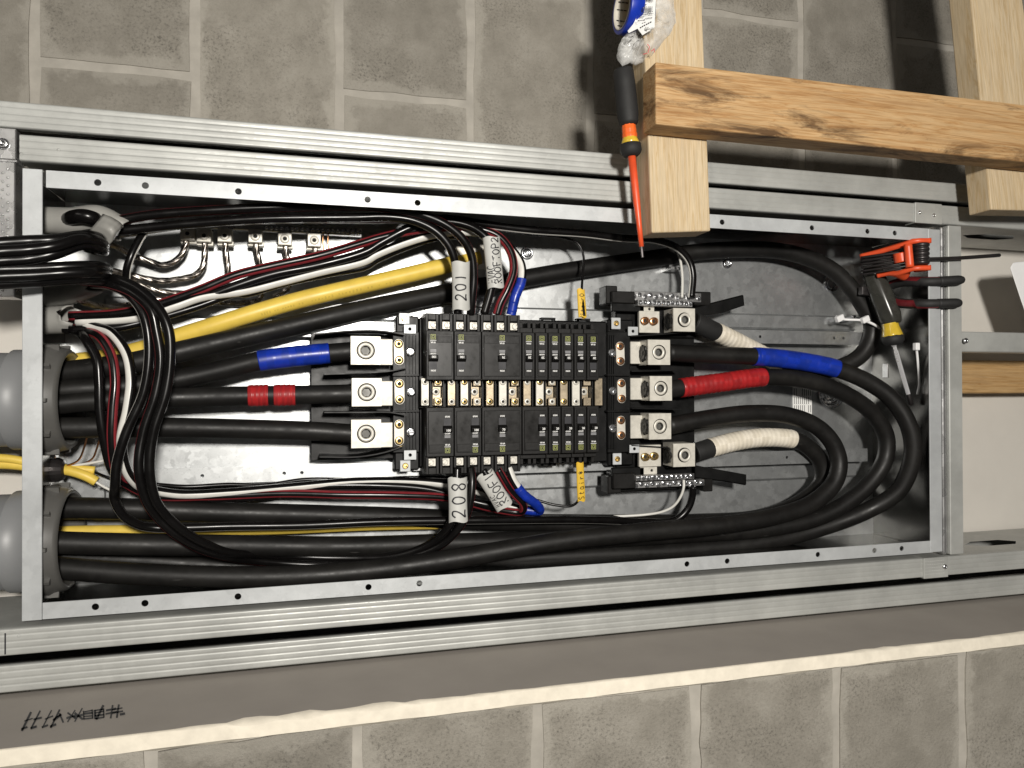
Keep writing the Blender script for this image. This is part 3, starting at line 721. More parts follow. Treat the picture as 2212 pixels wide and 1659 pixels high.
cable('feeder_cable', [(60,882,-.05),(150,870,-.055),(300,862,-.06),(420,858,-.07),(536,855,-.074),(580,854,-.074),(592,854,-.074),(638,853,-.074),(700,852,-.074),(768,850,-.074)], .0128, 'cable_black',
      'black feeder cable with two bands of red tape entering the left end lug', group='thick black feeder cables', tapes=[(4, 5, 'tape_red', .006), (6, 7, 'tape_red', .007)])
cable('feeder_cable', [(60,925,-.06),(150,924,-.062),(300,923,-.068),(500,926,-.073),(670,931,-.074),(768,937,-.074)], .0128, 'cable_black',
      'bare black feeder cable without tape entering the lowest left lug', group='thick black feeder cables')
cable('ground_cable', [(60,806,-.105),(144,786,-.105),(230,773,-.103),(311,754,-.100),(375,731,-.095),(450,707,-.090),(536,680,-.088),(640,650,-.090),(740,626,-.093),(850,601,-.097),(930,582,-.1),(1035,556,-.105)], .0115, 'cable_yellow',
      'thick yellow ground cable running diagonally to a lug', group=None)
def cable_print(root, pts, r, mat):
    path = smooth_path(PP(pts), 14)[0]; m = MB(); rnd = random.Random(5)
    for a, b in zip(path, path[1:]):
        T = (b-a).normalized(); N_ = (Vector((0, 0, 1))-T*T.z).normalized(); Bv = T.cross(N_); L_ = (b-a).length; n = max(1, int(L_/.0032))
        for k in range(n):
            if rnd.random() < .25: continue
            c = a+T*(L_*(k+.3)/n); hgt = rnd.choice((.0010, .0016, .0020)); an = .55
            for q in (0, .0011):
                o0 = c+T*q; pts_ = []
                for tt, hh_ in ((0, -hgt), (.0005, -hgt), (.0005, hgt), (0, hgt)):
                    aa = an+hh_/r; pts_.append(o0+T*tt+N_*((r+.0003)*math.cos(aa))+Bv*((r+.0003)*math.sin(aa)))
                m.face(pts_)
    m.build('printing', mat, root)
plain('ink_faint', (.46, .33, .06), .6, var=.1)
cable_print(bpy.data.objects['ground_cable'], [(560,672,-.088),(640,650,-.090),(740,626,-.093),(850,601,-.097)], .0115, 'ink_faint')
cable('feeder_cable', [(60,1102,-.080),(125,1098,-.080),(300,1100,-.082),(491,1107,-.095),(700,1112,-.105),(900,1118,-.112),(1100,1128,-.117),(1300,1130,-.118),(1500,1128,-.118),(1640,1118,-.112),(1730,1085,-.105),(1776,1040,-.100),(1772,995,-.098),(1735,958,-.096),(1713,949,-.095),(1650,945,-.092),(1590,953,-.088),(1533,968,-.082),(1497,978,-.078)], R, 'cable_black',
      'innermost looping black feeder cable with cream tape at the lower neutral lug', group='thick black feeder cables', tapes=[(14, 17, 'tape_white', .008)])
cable('feeder_cable', [(60,1168,-.045),(125,1172,-.048),(300,1176,-.055),(500,1178,-.070),(750,1180,-.085),(1000,1172,-.092),(1250,1165,-.095),(1500,1152,-.096),(1650,1143,-.094),(1756,1122,-.090),(1815,1095,-.086),(1875,1048,-.082),(1910,996,-.078),(1914,944,-.076),(1885,893,-.075),(1820,848,-.074),(1740,822,-.074),(1650,815,-.074),(1560,826,-.074),(1470,838,-.074),(1440,842,-.074)], R, 'cable_black',
      'looping black feeder cable with ribbed red tape at the right end lug', group='thick black feeder cables', tapes=[(17, 19, 'tape_red', .0085)])
cable('feeder_cable', [(60,1222,-.06),(125,1227,-.06),(300,1240,-.058),(500,1246,-.053),(640,1244,-.05),(800,1232,-.048),(1000,1204,-.046),(1200,1170,-.046),(1400,1148,-.048),(1560,1134,-.052),(1680,1114,-.058),(1756,1086,-.062),(1802,1042,-.064),(1812,1000,-.066),(1800,960,-.068),(1765,922,-.070),(1700,897,-.072),(1620,893,-.074),(1530,904,-.074),(1440,921,-.074)], R, 'cable_black',
      'untaped black feeder cable in front along the lower rim, looping to the lowest right lug', group='thick black feeder cables')
cable('feeder_cable', [(60,1200,-.10),(125,1200,-.105),(300,1210,-.115),(500,1222,-.122),(750,1222,-.125),(1000,1212,-.125),(1250,1200,-.122),(1500,1186,-.115),(1650,1170,-.108),(1756,1146,-.100),(1875,1102,-.075),(1941,1059,-.050),(1971,985,-.034),(1965,925,-.032),(1930,866,-.040),(1880,828,-.050),(1808,797,-.060),(1740,782,-.068),(1660,772,-.070),(1628,770,-.071),(1520,766,-.074),(1440,762,-.074)], R, 'cable_black',
      'outermost looping black feeder cable with long blue tape at the right end lug', group='thick black feeder cables', tapes=[(16, 19, 'tape_blue', .02)])
cable('ground_cable', [(60,1152,-.112),(150,1148,-.112),(300,1146,-.108),(400,1146,-.104),(600,1143,-.104),(800,1135,-.11),(1000,1132,-.12)], .0072, 'cable_yellow',
      'yellow ground cable squeezed between the lower black cables', group=None)

# branch circuit conductors: black with a coloured stripe
WG = 'striped branch wires'
bw = ['wire_black', 'wire_red', 'wire_white']
def wire(pts, r, label, stripes=(), group=WG, tapes=(), roll=0.0, name='wire'):
    return cable(name, pts, r, bw, label, 'wire', group, seg=16, stripes=stripes, tapes=tapes, roll=roll)
r1 = .0058
wire(V(T1, [(700,330,-.05),(1000,330,-.045),(1250,305,-.04)])+[(330,464,-.035),(500,452,-.032),(680,446,-.032)]+V(T5, [(0,75,-.032),(400,108,-.030),(700,180,-.028),(900,275,-.028),(1040,400,-.030),(1120,550,-.034),(1142,750,-.038),(1128,950,-.042),(1112,1130,-.048)]), r1,
     'black wire with red stripe curving in beside the tag reading 201', [(90, 22, 1), (-60, 14, 1)])
wire(V(T1, [(750,380,-.055),(1000,420,-.05),(1280,410,-.045)])+[(380,486,-.042),(560,473,-.038)]+V(T5, [(0,188,-.038),(300,182,-.036),(550,215,-.034),(760,310,-.032),(890,440,-.033),(950,570,-.036),(975,750,-.042),(985,950,-.046),(985,1130,-.050)]), r1,
     'plain black wire running through the tag reading 201')
wire(V(T1, [(750,420,-.07),(1000,440,-.07),(1280,440,-.07)])+[(400,485,-.07),(600,474,-.065)]+V(T5, [(0,205,-.062),(540,205,-.060),(880,200,-.056),(1300,262,-.055),(1700,310,-.056),(2212,345,-.060)])+V(U2, [(-300,440,-.066),(60,460,-.07),(300,550,-.074),(420,680,-.076),(462,830,-.076),(445,1090,-.075)]), .0058,
     'black wire with thin white stripe passing behind the timber to the upper terminal bar', [(75, 14, 2)])
wire(V(T5, [(400,225,-.07),(900,250,-.072),(1300,300,-.075),(1700,350,-.08),(2000,380,-.082),(2150,440,-.082),(2205,560,-.080),(2196,760,-.075),(2190,900,-.068),(2205,1060,-.058),(2215,1140,-.055)]), .0018,
     'thin black wire leading to the yellow tag at the upper breaker row', group='thin control wires')
wire([(150,702,-.06),(250,697,-.058),(320,684,-.058)]+V(T2, [(0,1290,-.058),(400,1160,-.058),(800,1012,-.058),(1200,885,-.060),(1700,785,-.062),(2212,640,-.062)])+V(T5, [(250,430,-.060),(560,275,-.056),(850,225,-.050),(1130,285,-.044),(1290,420,-.040),(1340,620,-.042),(1310,880,-.046),(1240,1130,-.050)]), .0060,
     'plain black wire running through the tag reading ROOFTOP 2')
wire([(150,683,-.06),(250,678,-.058),(320,664,-.056)]+V(T2, [(0,1200,-.055),(400,1058,-.054),(800,895,-.054),(1200,795,-.056),(1700,685,-.058),(2212,535,-.060)])+V(T5, [(200,395,-.060),(500,325,-.060),(850,285,-.060),(1150,290,-.058),(1380,370,-.054),(1500,520,-.050),(1530,690,-.048),(1470,880,-.048),(1400,1020,-.050),(1365,1130,-.052)]), .0060,
     'black wire with wide red stripes between the ROOFTOP 2 tag and blue tape', [(65, 24, 1), (-65, 22, 1)])
wire([(165,694,-.048),(298,685,-.048),(380,660,-.050)]+V(T2, [(430,1130,-.055),(900,1062,-.064),(1300,962,-.068),(1700,860,-.070),(2200,740,-.070)])+V(T5, [(200,545,-.070),(500,425,-.068),(800,345,-.066),(1100,325,-.062),(1380,385,-.058),(1530,520,-.054),(1605,650,-.050),(1605,800,-.048),(1545,955,-.048),(1505,1130,-.052)]), .0060,
     'half white, half black wire with blue tape at the upper breaker row', [(35, 50, 2)], tapes=[(14.9, 17, 'tape_blue', .012)])
wire([(150,712,-.05),(250,708,-.05),(330,690,-.056),(420,664,-.062),(510,634,-.068)]+V(T2, [(900,1100,-.072),(1300,990,-.075),(1800,880,-.078),(2212,800,-.080)])+V(T5, [(200,600,-.082),(500,470,-.08),(800,380,-.078),(1100,355,-.074)]), .0050,
     'plain black wire just under the white wire, close to the yellow cable', ())
# loops hanging in front of the near end
wire(V(T1, [(900,960,-.035),(1050,970,-.02),(1230,1000,-.004),(1450,1090,.004),(1640,1270,.008)])+V(Z4, [(1010,500,.008),(1035,680,.008),(1005,900,.008),(925,1150,.008),(895,1380,.008)])+V(T6, [(1420,820,-.002),(1530,980,-.010),(1700,1140,-.018),(1900,1260,-.028),(2150,1345,-.045)])+[(560,1212,-.08),(700,1220,-.09),(850,1210,-.075),(945,1182,-.055),(990,1142,-.042),(1012,1100,-.038)]+V(T7, [(1325,160,-.040),(1318,85,-.046)]), .0056,
     'red-striped black wire of the big front loop, ending beside tag 208', [(80, 22, 1)])
wire(V(T1, [(900,930,-.03),(1100,930,-.016),(1300,950,0),(1530,1060,.006),(1720,1250,.010)])+V(Z4, [(1085,480,.012),(1098,680,.012),(1068,900,.012),(990,1150,.012),(965,1380,.010)])+V(T6, [(1500,800,.002),(1610,960,-.006),(1790,1120,-.016),(2000,1240,-.026),(2212,1320,-.045)])+[(580,1198,-.08),(720,1205,-.09),(860,1200,-.075),(930,1175,-.058),(968,1140,-.044),(982,1100,-.040),(986,1050,-.042)]+V(T7, [(1245,85,-.046)]), .0058,
     'plain black wire of the big front loop running through the tag reading 208')
wire(V(T1, [(1000,990,-.04),(1200,1010,-.02),(1400,1110,-.008),(1530,1260,-.002)])+V(Z4, [(948,470,0),(962,660,0),(925,900,0),(815,1150,0),(755,1350,-.002),(742,1500,-.006)])+V(T6, [(1110,800,-.018),(1200,960,-.026),(1340,1045,-.034),(1480,1075,-.040),(1800,1075,-.045),(2212,1062,-.052)])+V(T7, [(400,398,-.06),(800,380,-.064),(1200,373,-.066),(1500,370,-.068),(1900,368,-.075)])+V(U1, [(-100,1290,-.08),(400,1310,-.085),(800,1285,-.085),(980,1130,-.082),(1050,950,-.078),(1060,790,-.074)]), .0056,
     'black wire with white stripe looping round the near end to the lower terminal bar', [(70, 20, 2)])
# group turning down from the jagged sheath to the lower breaker row
wire(V(T1, [(700,1480,-.06),(850,1510,-.055)])+V(Z4, [(560,560,-.030),(625,680,-.022),(640,820,-.020),(645,1000,-.020),(670,1180,-.024),(715,1370,-.035)])+[(255,1030,-.055),(300,1060,-.07),(400,1074,-.085)]+V(T7, [(200,238,-.09),(450,190,-.090),(800,182,-.088),(1100,205,-.085),(1300,262,-.08),(1460,290,-.07),(1500,255,-.056),(1440,180,-.046),(1385,95,-.048)]), .0056,
     'plain black wire running through the tag reading ROOF 1')
wire(V(T1, [(700,1440,-.06),(900,1490,-.055)])+V(Z4, [(650,540,-.030),(720,660,-.022),(742,820,-.018),(728,1000,-.016),(722,1200,-.018),(750,1400,-.032)])+[(275,1046,-.06),(330,1070,-.075)]+V(T7, [(-100,240,-.085),(300,225,-.085),(600,232,-.080),(950,236,-.078),(1200,250,-.08),(1450,310,-.08),(1590,325,-.075),(1605,290,-.062),(1530,200,-.048),(1465,90,-.048)]), .0056,
     'black wire with wide red stripes between the ROOF 1 tag and blue tape', [(55, 28, 1), (-70, 25, 1)])
wire(V(T1, [(850,1400,-.055),(1050,1460,-.045)])+V(Z4, [(720,510,-.030),(815,640,-.018),(845,800,-.012),(825,1000,-.010),(785,1200,-.014),(815,1390,-.026),(890,1490,-.045)])+V(T6, [(1450,705,-.065),(1750,752,-.078),(2200,735,-.085)])+V(T7, [(350,190,-.088),(700,160,-.09),(1100,165,-.09),(1350,210,-.088),(1550,300,-.085),(1690,320,-.075),(1680,290,-.06),(1600,225,-.048),(1548,150,-.046),(1522,85,-.048)]), .0058,
     'white and black wire with blue tape at the lower breaker row', [(45, 48, 2)], tapes=[(16.4, 19.6, 'tape_blue', .012)])
wire(V(T6, [(1500,660,-.09),(1800,680,-.1),(2212,660,-.105)])+V(T7, [(200,180,-.105),(420,150,-.105),(700,152,-.105),(1000,140,-.105),(1300,150,-.105)]), .0030,
     'thin black wire wandering along the lower mounting rail', group='thin control wires')
wire([(1258,1000,-.055),(1257,1060,-.06),(1250,1080,-.064),(1236,1092,-.068),(1200,1091,-.075),(1145,1077,-.085),(1100,1075,-.1)], .0020,
     'thin black wire leading to the yellow tag at the lower breaker row', group='thin control wires')
cable('wire', V(U2, [(180,480,-.11),(290,530,-.10),(325,660,-.090),(350,850,-.082),(348,1085,-.074)]), .0020, 'wire_white', 'thin white wire dropping into the upper terminal bar', 'wire', 'thin control wires', seg=10)
cable('wire', V(U1, [(930,700,-.072),(930,800,-.070),(890,930,-.074),(780,1080,-.082),(620,1160,-.09),(400,1200,-.1),(100,1222,-.11),(-200,1228,-.118)]), .0020, 'wire_white', 'thin white wire curving out of the lower terminal bar', 'wire', 'thin control wires', seg=10)
wire(V(T1, [(1560,440,-.06),(1510,520,-.055),(1430,680,-.05),(1385,820,-.052),(1372,970,-.06)]), .0048, 'short black wire with white stripe crossing the bare ground wires', [(-75, 26, 2)])
# bundles swinging out of the cabinet to the left border
def loose(pts, r, label, stripes=()):
    return wire(pts, r, label, stripes, group='loose wires leaving to the left border', name='loose_wire')
for k, (y0, ym, ye, z, st) in enumerate([(545, 470, 470, .034, [(80, 16, 1)]), (640, 540, 500, .046, ()), (740, 620, 560, .040, ())]):
    loose(V(T1, [(-250, y0+30, z+.012), (0, y0, z+.008), (300, y0-20, z), (600, ym+40-20*k*0, z-.006), (880, ye, z-.022), (1040, ye+10+k*6, z-.040), (1120, ye+60, z-.058), (1090, ye+70, -.05), (950, ye+30, -.062)]), .0066,
          ['top black wire with a trace of red swinging out over the near rim', 'second black wire swinging out over the near rim', 'third black wire swinging out over the near rim'][k], st)
for k, (y0, ye, z) in enumerate([(835, 800, .034), (910, 865, .046), (985, 930, .036)]):
    loose(V(T1, [(-250, y0+20, z+.012), (0, y0, z+.008), (350, (y0+ye)/2+8, z), (750, ye+5, z-.008), (1000, ye, z-.020), (1130, ye+10, z-.040), (1160, ye+40, z-.062), (1060, ye+50, -.045), (950, ye+30, -.058)]), .0064,
          ['fourth black wire swinging out over the near rim', 'glossy fifth black wire swinging out over the near rim', 'bottom black wire swinging out over the near rim'][k])

# ground bar with lugs and bare stranded wires
def ground_bar():
    a, b = P(*T2(700, 385), -.118), P(*T2(2170, 480), -.118)
    root = thing('ground_bar', ((a.x+b.x)/2, a.y, BZ), 'tin ground bar with a row of small screws on the cabinet back', 'ground bar')
    y = P(*T2(1500, 395), -.118).y
    m = MB(); m.box(a.x-.04, b.x, y-.005, y+.005, -.128, -.118, .0008); m.build('bar', 'galv_bright', root)
    m = MB(); m.box(a.x-.03, a.x-.02, y-.004, y+.004, BZ, -.128); m.box(b.x-.03, b.x-.02, y-.004, y+.004, BZ, -.128); m.build('standoff', 'plastic_black', root)
    for i in range(19): screw('dome', 'screw', (b.x-.006-i*.0068, y, -.118), .0058, root, i)
    for i, (x, yy) in enumerate([(270,440),(450,462),(675,462),(1010,470),(1332,498),(1652,515)]):
        c = P(*T2(x, yy), -.100); w = .0088; m = MB()
        m.box(c.x-w, c.x+w, c.y-w*.95, c.y+w*1.1, -.122, -.100, .0007, notop=False); m.box(c.x-w-.0015, c.x+w+.0015, c.y-w*1.25, c.y-w*.6, -.124, -.112, .0006)
        lg = m.build('lug', 'tin', root); screw('sock_tin', 'set_screw', (c.x, c.y, -.0995), .0125, root, i*.4, sub_of=lg)
ground_bar()
GW = 'bare stranded ground wires'
def bare(pts, label, r=.0042, mat='alu_wire'): return cable('ground_wire', pts, r, mat, label, 'wire', GW, seg=24, n=12, lobes=(6, .22, 72.0))
bare(V(T2, [(265,480,-.112),(255,560,-.112),(215,660,-.113),(130,745,-.114),(0,785,-.115)])+V(T1, [(1620,740,-.115),(1450,680,-.11),(1300,600,-.1),(1180,560,-.09)]), 'bare stranded ground wire from the lug nearest the torn sheath')
bare(V(T2, [(460,500,-.112),(462,640,-.112),(440,800,-.112),(360,890,-.113),(200,935,-.114),(0,955,-.115)])+V(T1, [(1600,935,-.114),(1400,890,-.11),(1200,850,-.1),(1000,900,-.09)]), 'bare stranded ground wire in a wide J bend from the second lug')
bare(V(T2, [(680,500,-.112),(690,640,-.113),(710,800,-.115),(705,930,-.118),(600,1030,-.122),(300,1090,-.122),(0,1075,-.122)])+V(T1, [(1600,1030,-.118),(1400,950,-.11),(1200,900,-.1),(1050,960,-.09)]), 'bare stranded ground wire from the third lug, passing under the red wires')
bare(V(T2, [(1012,520,-.112),(1030,650,-.114),(1070,820,-.118),(1080,1000,-.125),(1060,1150,-.128),(900,1200,-.125),(600,1190,-.12),(300,1150,-.118)]), 'bare stranded ground wire from the fourth lug')
bare(V(T2, [(1335,540,-.112),(1350,680,-.114),(1385,830,-.118),(1400,950,-.124),(1340,1060,-.128),(1200,1130,-.130)]), 'bare stranded ground wire from the fifth lug')
bare(V(T2, [(1652,560,-.112),(1665,660,-.114),(1690,790,-.118),(1700,900,-.125)]), 'short bare stranded ground wire from the lug nearest the bar end')
bare(V(T1, [(700,1060,-.07),(780,1110,-.06),(900,1180,-.065),(1050,1230,-.08),(1250,1240,-.095),(1500,1200,-.105),(1700,1160,-.11)])+V(T2, [(300,1170,-.118),(700,1200,-.125),(950,1190,-.125)]), 'bare stranded ground wire springing out of the middle sheath')
for k, x in enumerate((1745, 1800)):
    cable('copper_wire', V(T2, [(x+5,430,-.118),(x,520,-.118),(x+10,640,-.12),(x-20,760,-.125)]), .0011, 'copper_wire', 'thin copper ground wire under the screw row, %s' % ('left one of the pair', 'right one of the pair')[k], 'wire', 'thin copper wires', seg=8)
cable('copper_wire', V(T6, [(850,160,-.06),(820,280,-.07),(760,420,-.085),(640,480,-.1)]), .0012, 'copper_wire', 'bright thin copper wire above the yellow cable end', 'wire', 'thin copper wires', seg=8)
cable('copper_wire', V(T6, [(975,180,-.08),(940,300,-.09),(880,420,-.1),(660,490,-.105)]), .0012, 'copper_wire', 'dull thin copper wire above the yellow cable end', 'wire', 'thin copper wires', seg=8)

# yellow house cable through the near end with its clamp
cable('house_cable', [(-80,1003,-.10),(20,1003,-.10),(110,1014,-.10),(150,1017,-.098),(185,1028,-.098),(208,1040,-.1)], .0062, 'cable_yellow', 'small yellow house cable clamped through the near end wall', 'cable')
cable('house_cable', [(-80,989,-.095),(20,991,-.096),(110,1010,-.10),(160,1012,-.102),(205,1016,-.105)], .0052, 'cable_yellow', 'slimmer yellow house cable beside the conduit', 'cable')
for nm, mt, pts in (('black', 'wire_black', [(200,1018,-.105),(225,1028,-.1),(250,1038,-.1)]), ('white', 'wire_white', [(205,1040,-.1),(225,1052,-.1),(255,1066,-.1)]), ('pale', 'wire_white', [(150,1006,-.1),(185,1002,-.1),(230,994,-.1)])):
    cable('wire', pts, .0017, mt, {'black': 'thin black wire fanning out of the yellow house cable', 'white': 'thin white wire fanning downwards out of the yellow house cable', 'pale': 'thin white wire fanning upwards out of the yellow house cable'}[nm], 'wire', 'thin control wires', seg=8)
root = thing('cable_clamp', P(115, 1015, -.1), 'dark cable clamp round the yellow house cable', 'clamp')
c = P(115, 1015, -.1); m = MB(); X = Matrix.Translation(c) @ Matrix.Rotation(math.pi/2, 4, 'Y')
m.lathe([(.008, -.02), (.0125, -.02), (.0125, -.006), (.0155, -.005), (.0155, .006), (.012, .012), (.008, .014)], 20, X, smooth=False); m.build('ring', 'steel_dark', root)
m = MB(); m.box(c.x-.016, c.x+.004, c.y+.013, c.y+.022, -.108, -.095, .001); m.build('saddle', 'galv_bright', root); m = MB(); m.box(c.x-.016, c.x+.004, c.y-.024, c.y-.014, -.108, -.095, .001); m.build('saddle', 'galv_bright', root)

# ------------------------------------------------------------------ panel interior: base, bus, lugs
ZT = -.055           # top of the lugs
def lug_block(mb, b, r, mi=0):
    """box with a round set-screw bore in its front face"""
    x0, x1, y0, y1, z0, z1 = b
    mb.box(x0, x1, y0, y1, z0, z1-.0016, mi=mi, notop=True); cx, cy = (x0+x1)/2, (y0+y1)/2
    mb.plate(x0, x1, y0, y1, z1, .0016, [(cx, cy)], r, mi, seg=28); return cx, cy
def set_screw(root, part, cx, cy, z, r, proud=0.0):
    m = MB(); T = Matrix.Translation((cx, cy, z))
    m.lathe([(r*.99, -.004), (r*.93, -.0030), (r*.90, proud-.0012), (r*.86, proud-.0004), (r*.55, proud-.0004), (r*.52, proud-.0015)], 36, T, mis=[1, 1, 0, 0, 0])
    m.lathe([(r*.52, proud-.0015), (r*.50, proud-.007), (0, proud-.007)], 6, T, mis=[2, 2], smooth=False)
    return sub(part, m, 'set_screw', ['tin', 'antioxidant_and_recess_shade', 'socket_shade'], root)  # groove and socket darkened: recess shade painted in, along with grime
def interior():
    root = thing('panel_interior', P(1106, 846, -.11), 'black panelboard base with tin bus straps, lugs and barriers', 'panelboard')
    def bb(name, mat, x0, y0, x1, y1, z, h, bev=.0008, parent=root):
        m = MB(); m.box(*boxpx(x0, y0, x1, y1, z, h), bev=bev); return m.build(name, mat, root)
    # feet / pans
    bb('base', 'plastic_black', 905, 690, 1312, 1004, -.084, .03, .002)
    bb('bus_trough', 'plastic_black', 905, 812, 1305, 880, -.068, .02, .001)
    for x0, x1 in ((848, 906), (1312, 1362)): bb('end_support', 'plastic_black', x0, 716, x1, 978, -.078, .036, .0012)
    for x0, y0, x1, y1 in ((855,682,905,722),(852,972,906,1016),(1312,690,1368,722),(1312,974,1368,1006)): bb('corner_bracket', 'plastic_black', x0, y0, x1, y1, -.088, .03, .002)
    # ribs in the left support and cross bars
    for x0, x1 in ((848, 906), (1312, 1362)):
        for i in range(4):
            xa = x0+(x1-x0)*(.50+.12*i) if x0 < 1000 else x0+2+i*4; bb('rib', 'plastic_black', xa, 724, xa+3, 970, -.074, .006, .0003)
        for y in (808, 886): bb('rib', 'plastic_black', x0, y, x1, y+4, -.070, .01, .0004)
    # fibre sheets behind the lugs and flexible barriers
    for x0, x1, y0, y1 in ((672, 850, 722, 992), (1360, 1500, 724, 990)): bb('insulating_sheet', 'plastic_black', x0, y0, x1, y1, -.106, .002, .0004)
    def blade(pts, h0, h1, th=.0016):
        ps = smooth_path([P(x, y, -.075) for x, y in pts], 6)[0]; m = MB()
        for a, b in zip(ps, ps[1:]):
            for s in (0,):
                m.prism([(a.x, a.y-th/2, h1), (b.x, b.y-th/2, h1), (b.x, b.y+th/2, h1), (a.x, a.y+th/2, h1)], [(a.x, a.y-th/2, h0), (b.x, b.y-th/2, h0), (b.x, b.y+th/2, h0), (a.x, a.y+th/2, h0)])
        m.build('barrier', 'plastic_black', root)
    blade([(700,809),(780,806),(840,802),(876,795)], -.105, -.058); blade([(700,890),(780,890),(840,890),(874,896)], -.105, -.058)
    blade([(680,723),(760,716),(820,716),(872,724)], -.105, -.060); blade([(690,985),(770,985),(830,975),(870,962)], -.105, -.060)
    blade([(1362,802),(1420,801),(1470,800)], -.105, -.070); blade([(1362,882),(1420,883),(1470,884)], -.105, -.070)
    blade([(1362,726),(1430,722),(1500,716)], -.105, -.072); blade([(1362,962),(1430,966),(1500,972)], -.105, -.072)
    # left lugs
    for i, (x0, y0, x1, y1) in enumerate(((763,726.5,817,787.5),(765,817,819.5,877.5),(764,906.5,818,967.5))):
        t = bb('lug_tongue', 'tin', x1-1, y0+6, 848.5, y1+1 if i == 0 else y1-1, -.070, .010, .0008)
        m = MB(); b = boxpx(x0, y0, x1, y1, ZT, .036); cx, cy = lug_block(m, b, .0122); p = m.build('lug', 'tin', root)
        set_screw(root, p, cx, cy, ZT, .0120)
        # strands of the conductor at the mouth
        st = MB()
        for k in range(7): tube(st, [(b[0]-.006, cy-.010+k*.0033, ZT-.016+.004*math.sin(k*2)), (b[0]+.002, cy-.010+k*.0033, ZT-.016+.004*math.sin(k*2))], .0016, 7)
        st.build('strands', 'zinc', root)
    # right lugs
    for i, (x0, y0, x1, y1) in enumerate(((1401.5,734,1446,788),(1405.5,812.5,1450,865.5),(1405,893,1447,949))):
        z = ZT-.002
        bb('lug_tongue', 'tin', 1362, y0+4, x0+2, y1-2, -.086, .008, .0008)
        m = MB(); b = boxpx(x0, y0, x1, y1, z, .034); cx, cy = lug_block(m, b, .0112); p = m.build('lug', 'tin', root); set_screw(root, p, cx, cy, z, .0110)
        # smeared conductor end seen in the open side of the lug
        s = MB(); Tm = Matrix.Translation((b[0]-.0012, cy-.001, z-.018)) @ Matrix.Rotation(-math.pi/2, 4, 'Y')
        s.lathe([(.0125, -.001), (.0122, .0004), (.0095, .0016), (.005, .001), (0, .0022)], 26, Tm, lobes=(7, .1), smooth=False); sub(p, s, 'conductor_end', 'antioxidant_and_recess_shade', root)
    # connection screws: brass pairs on oval straps
    for kind, pts, zz in (('sock_brass', [((861,743),(862,778)),((862.5,829),(863,863)),((862,917),(862,952))], -.0755), ('sock_copper', [((1339,748),(1340,780)),((1342,828),(1342.5,861)),((1341,908),(1341.5,940))], -.0755)):
        for a, b in pts:
            A, B = P(*a, zz), P(*b, zz); w = .0066; m = MB(); n = 10
            ol = [(A.x+w*math.cos(math.radians(t)), A.y+w*math.sin(math.radians(t))) for t in [180*i/n for i in range(n+1)]]+[(B.x+w*math.cos(math.radians(t)), B.y+w*math.sin(math.radians(t))) for t in [180+180*i/n for i in range(n+1)]]
            m.prism([(x, y, zz+.001) for x, y in ol], [(x, y, zz-.002) for x, y in ol]); m.build('connector_strap', 'tin', root)
            screw(kind, 'screw', A+Vector((0, 0, .0015)), .0118, root, random.random()); screw(kind, 'screw', B+Vector((0, 0, .0015)), .0118, root, random.random())
    for x, y in ((887,760),(888.5,847),(887.5,934)): screw('hex', 'screw', P(x, y, -.0740), .0125, root, random.random()*2)
    for x, y in ((1322,762),(1323,844),(1323,925)): screw('slot_zinc', 'screw', P(x, y, -.0740), .0125, root, random.random()*2)
    # white-zinc mounting ears
    for x0, y0, x1, y1, hole in ((862,676,885,700,0),(873,701.5,898,720,1),(873,973,899,993,1),(864,994,887,1019,0),(1321,686,1341,711,0),(1357,706,1378,725,1),(1360,961,1381,978,1),(1324,979,1343,1004,0)):
        zz = -.072 if hole else -.078; b = boxpx(x0, y0, x1, y1, zz, .0018); m = MB(); cx, cy = (b[0]+b[1])/2, (b[2]+b[3])/2
        if hole: m.plate(b[0], b[1], b[2], b[3], zz, .0018, [(cx, cy)], .0024)
        else: m.box(*b, bev=.0007)
        m.build('mounting_ear', 'galv_rim', root)
        if not hole: screw('slot_brass', 'screw', (cx, cy, zz+.0002), .0085, root, random.random()*3)
    for x0, y0, x1, y1 in ((890,678,918,712),(892,990,920,1018)): bb('ear_bracket', 'galv_bright', x0, y0, x1, y1, -.095, .012, .001)
    # snap clips on both long sides
    for x0, y0, x1, y1, s in ((1169,686,1200,706,1),(1246,688,1275,706,1),(1172,986,1201,1007,-1),(1247,987,1277,1006,-1)):
        b = boxpx(x0, y0, x1, y1, -.088, .01); m = MB(); t = .0035
        m.box(b[0], b[0]+t, b[2], b[3], b[4], b[5], .0004); m.box(b[1]-t, b[1], b[2], b[3], b[4], b[5], .0004); ye = b[3] if s > 0 else b[2]
        m.box(b[0], b[1], ye-s*.0028, ye, b[4], b[5]+.0006, .0004); yi = b[2] if s > 0 else b[3]; m.box(b[0], b[1], yi, yi+s*.005, b[4], b[5]+.0003, .0004)
        m.build('snap_clip', 'plastic_black', root)
    # bus straps down the middle
    xs = [918,946,975,1003,1030,1058,1086,1112,1138.5,1166,1192,1218,1244,1268,1293]
    for i, x in enumerate(xs):
        bolt = i in (1, 4, 7, 10, 13); zz = -.050; b = boxpx(x-8, 817, x+8.5, 876, zz, .003); m = MB(); cx = (b[0]+b[1])/2
        ya, yb = P(x, 825, zz).y, P(x, 867.5, zz).y
        if bolt:
            m.box(b[0]+.0003, b[1], ya-.0052, b[3], zz-.003, zz, .0004); m.box(b[0]+.0003, b[1], b[2], yb+.0055, zz-.003, zz, .0004); m.box(b[0], b[1], b[2], b[3], zz-.016, zz-.012)
        else: m.box(*b, bev=.0005)
        p = m.build('bus_strap', 'tin_dull' if i % 3 else 'tin', root)
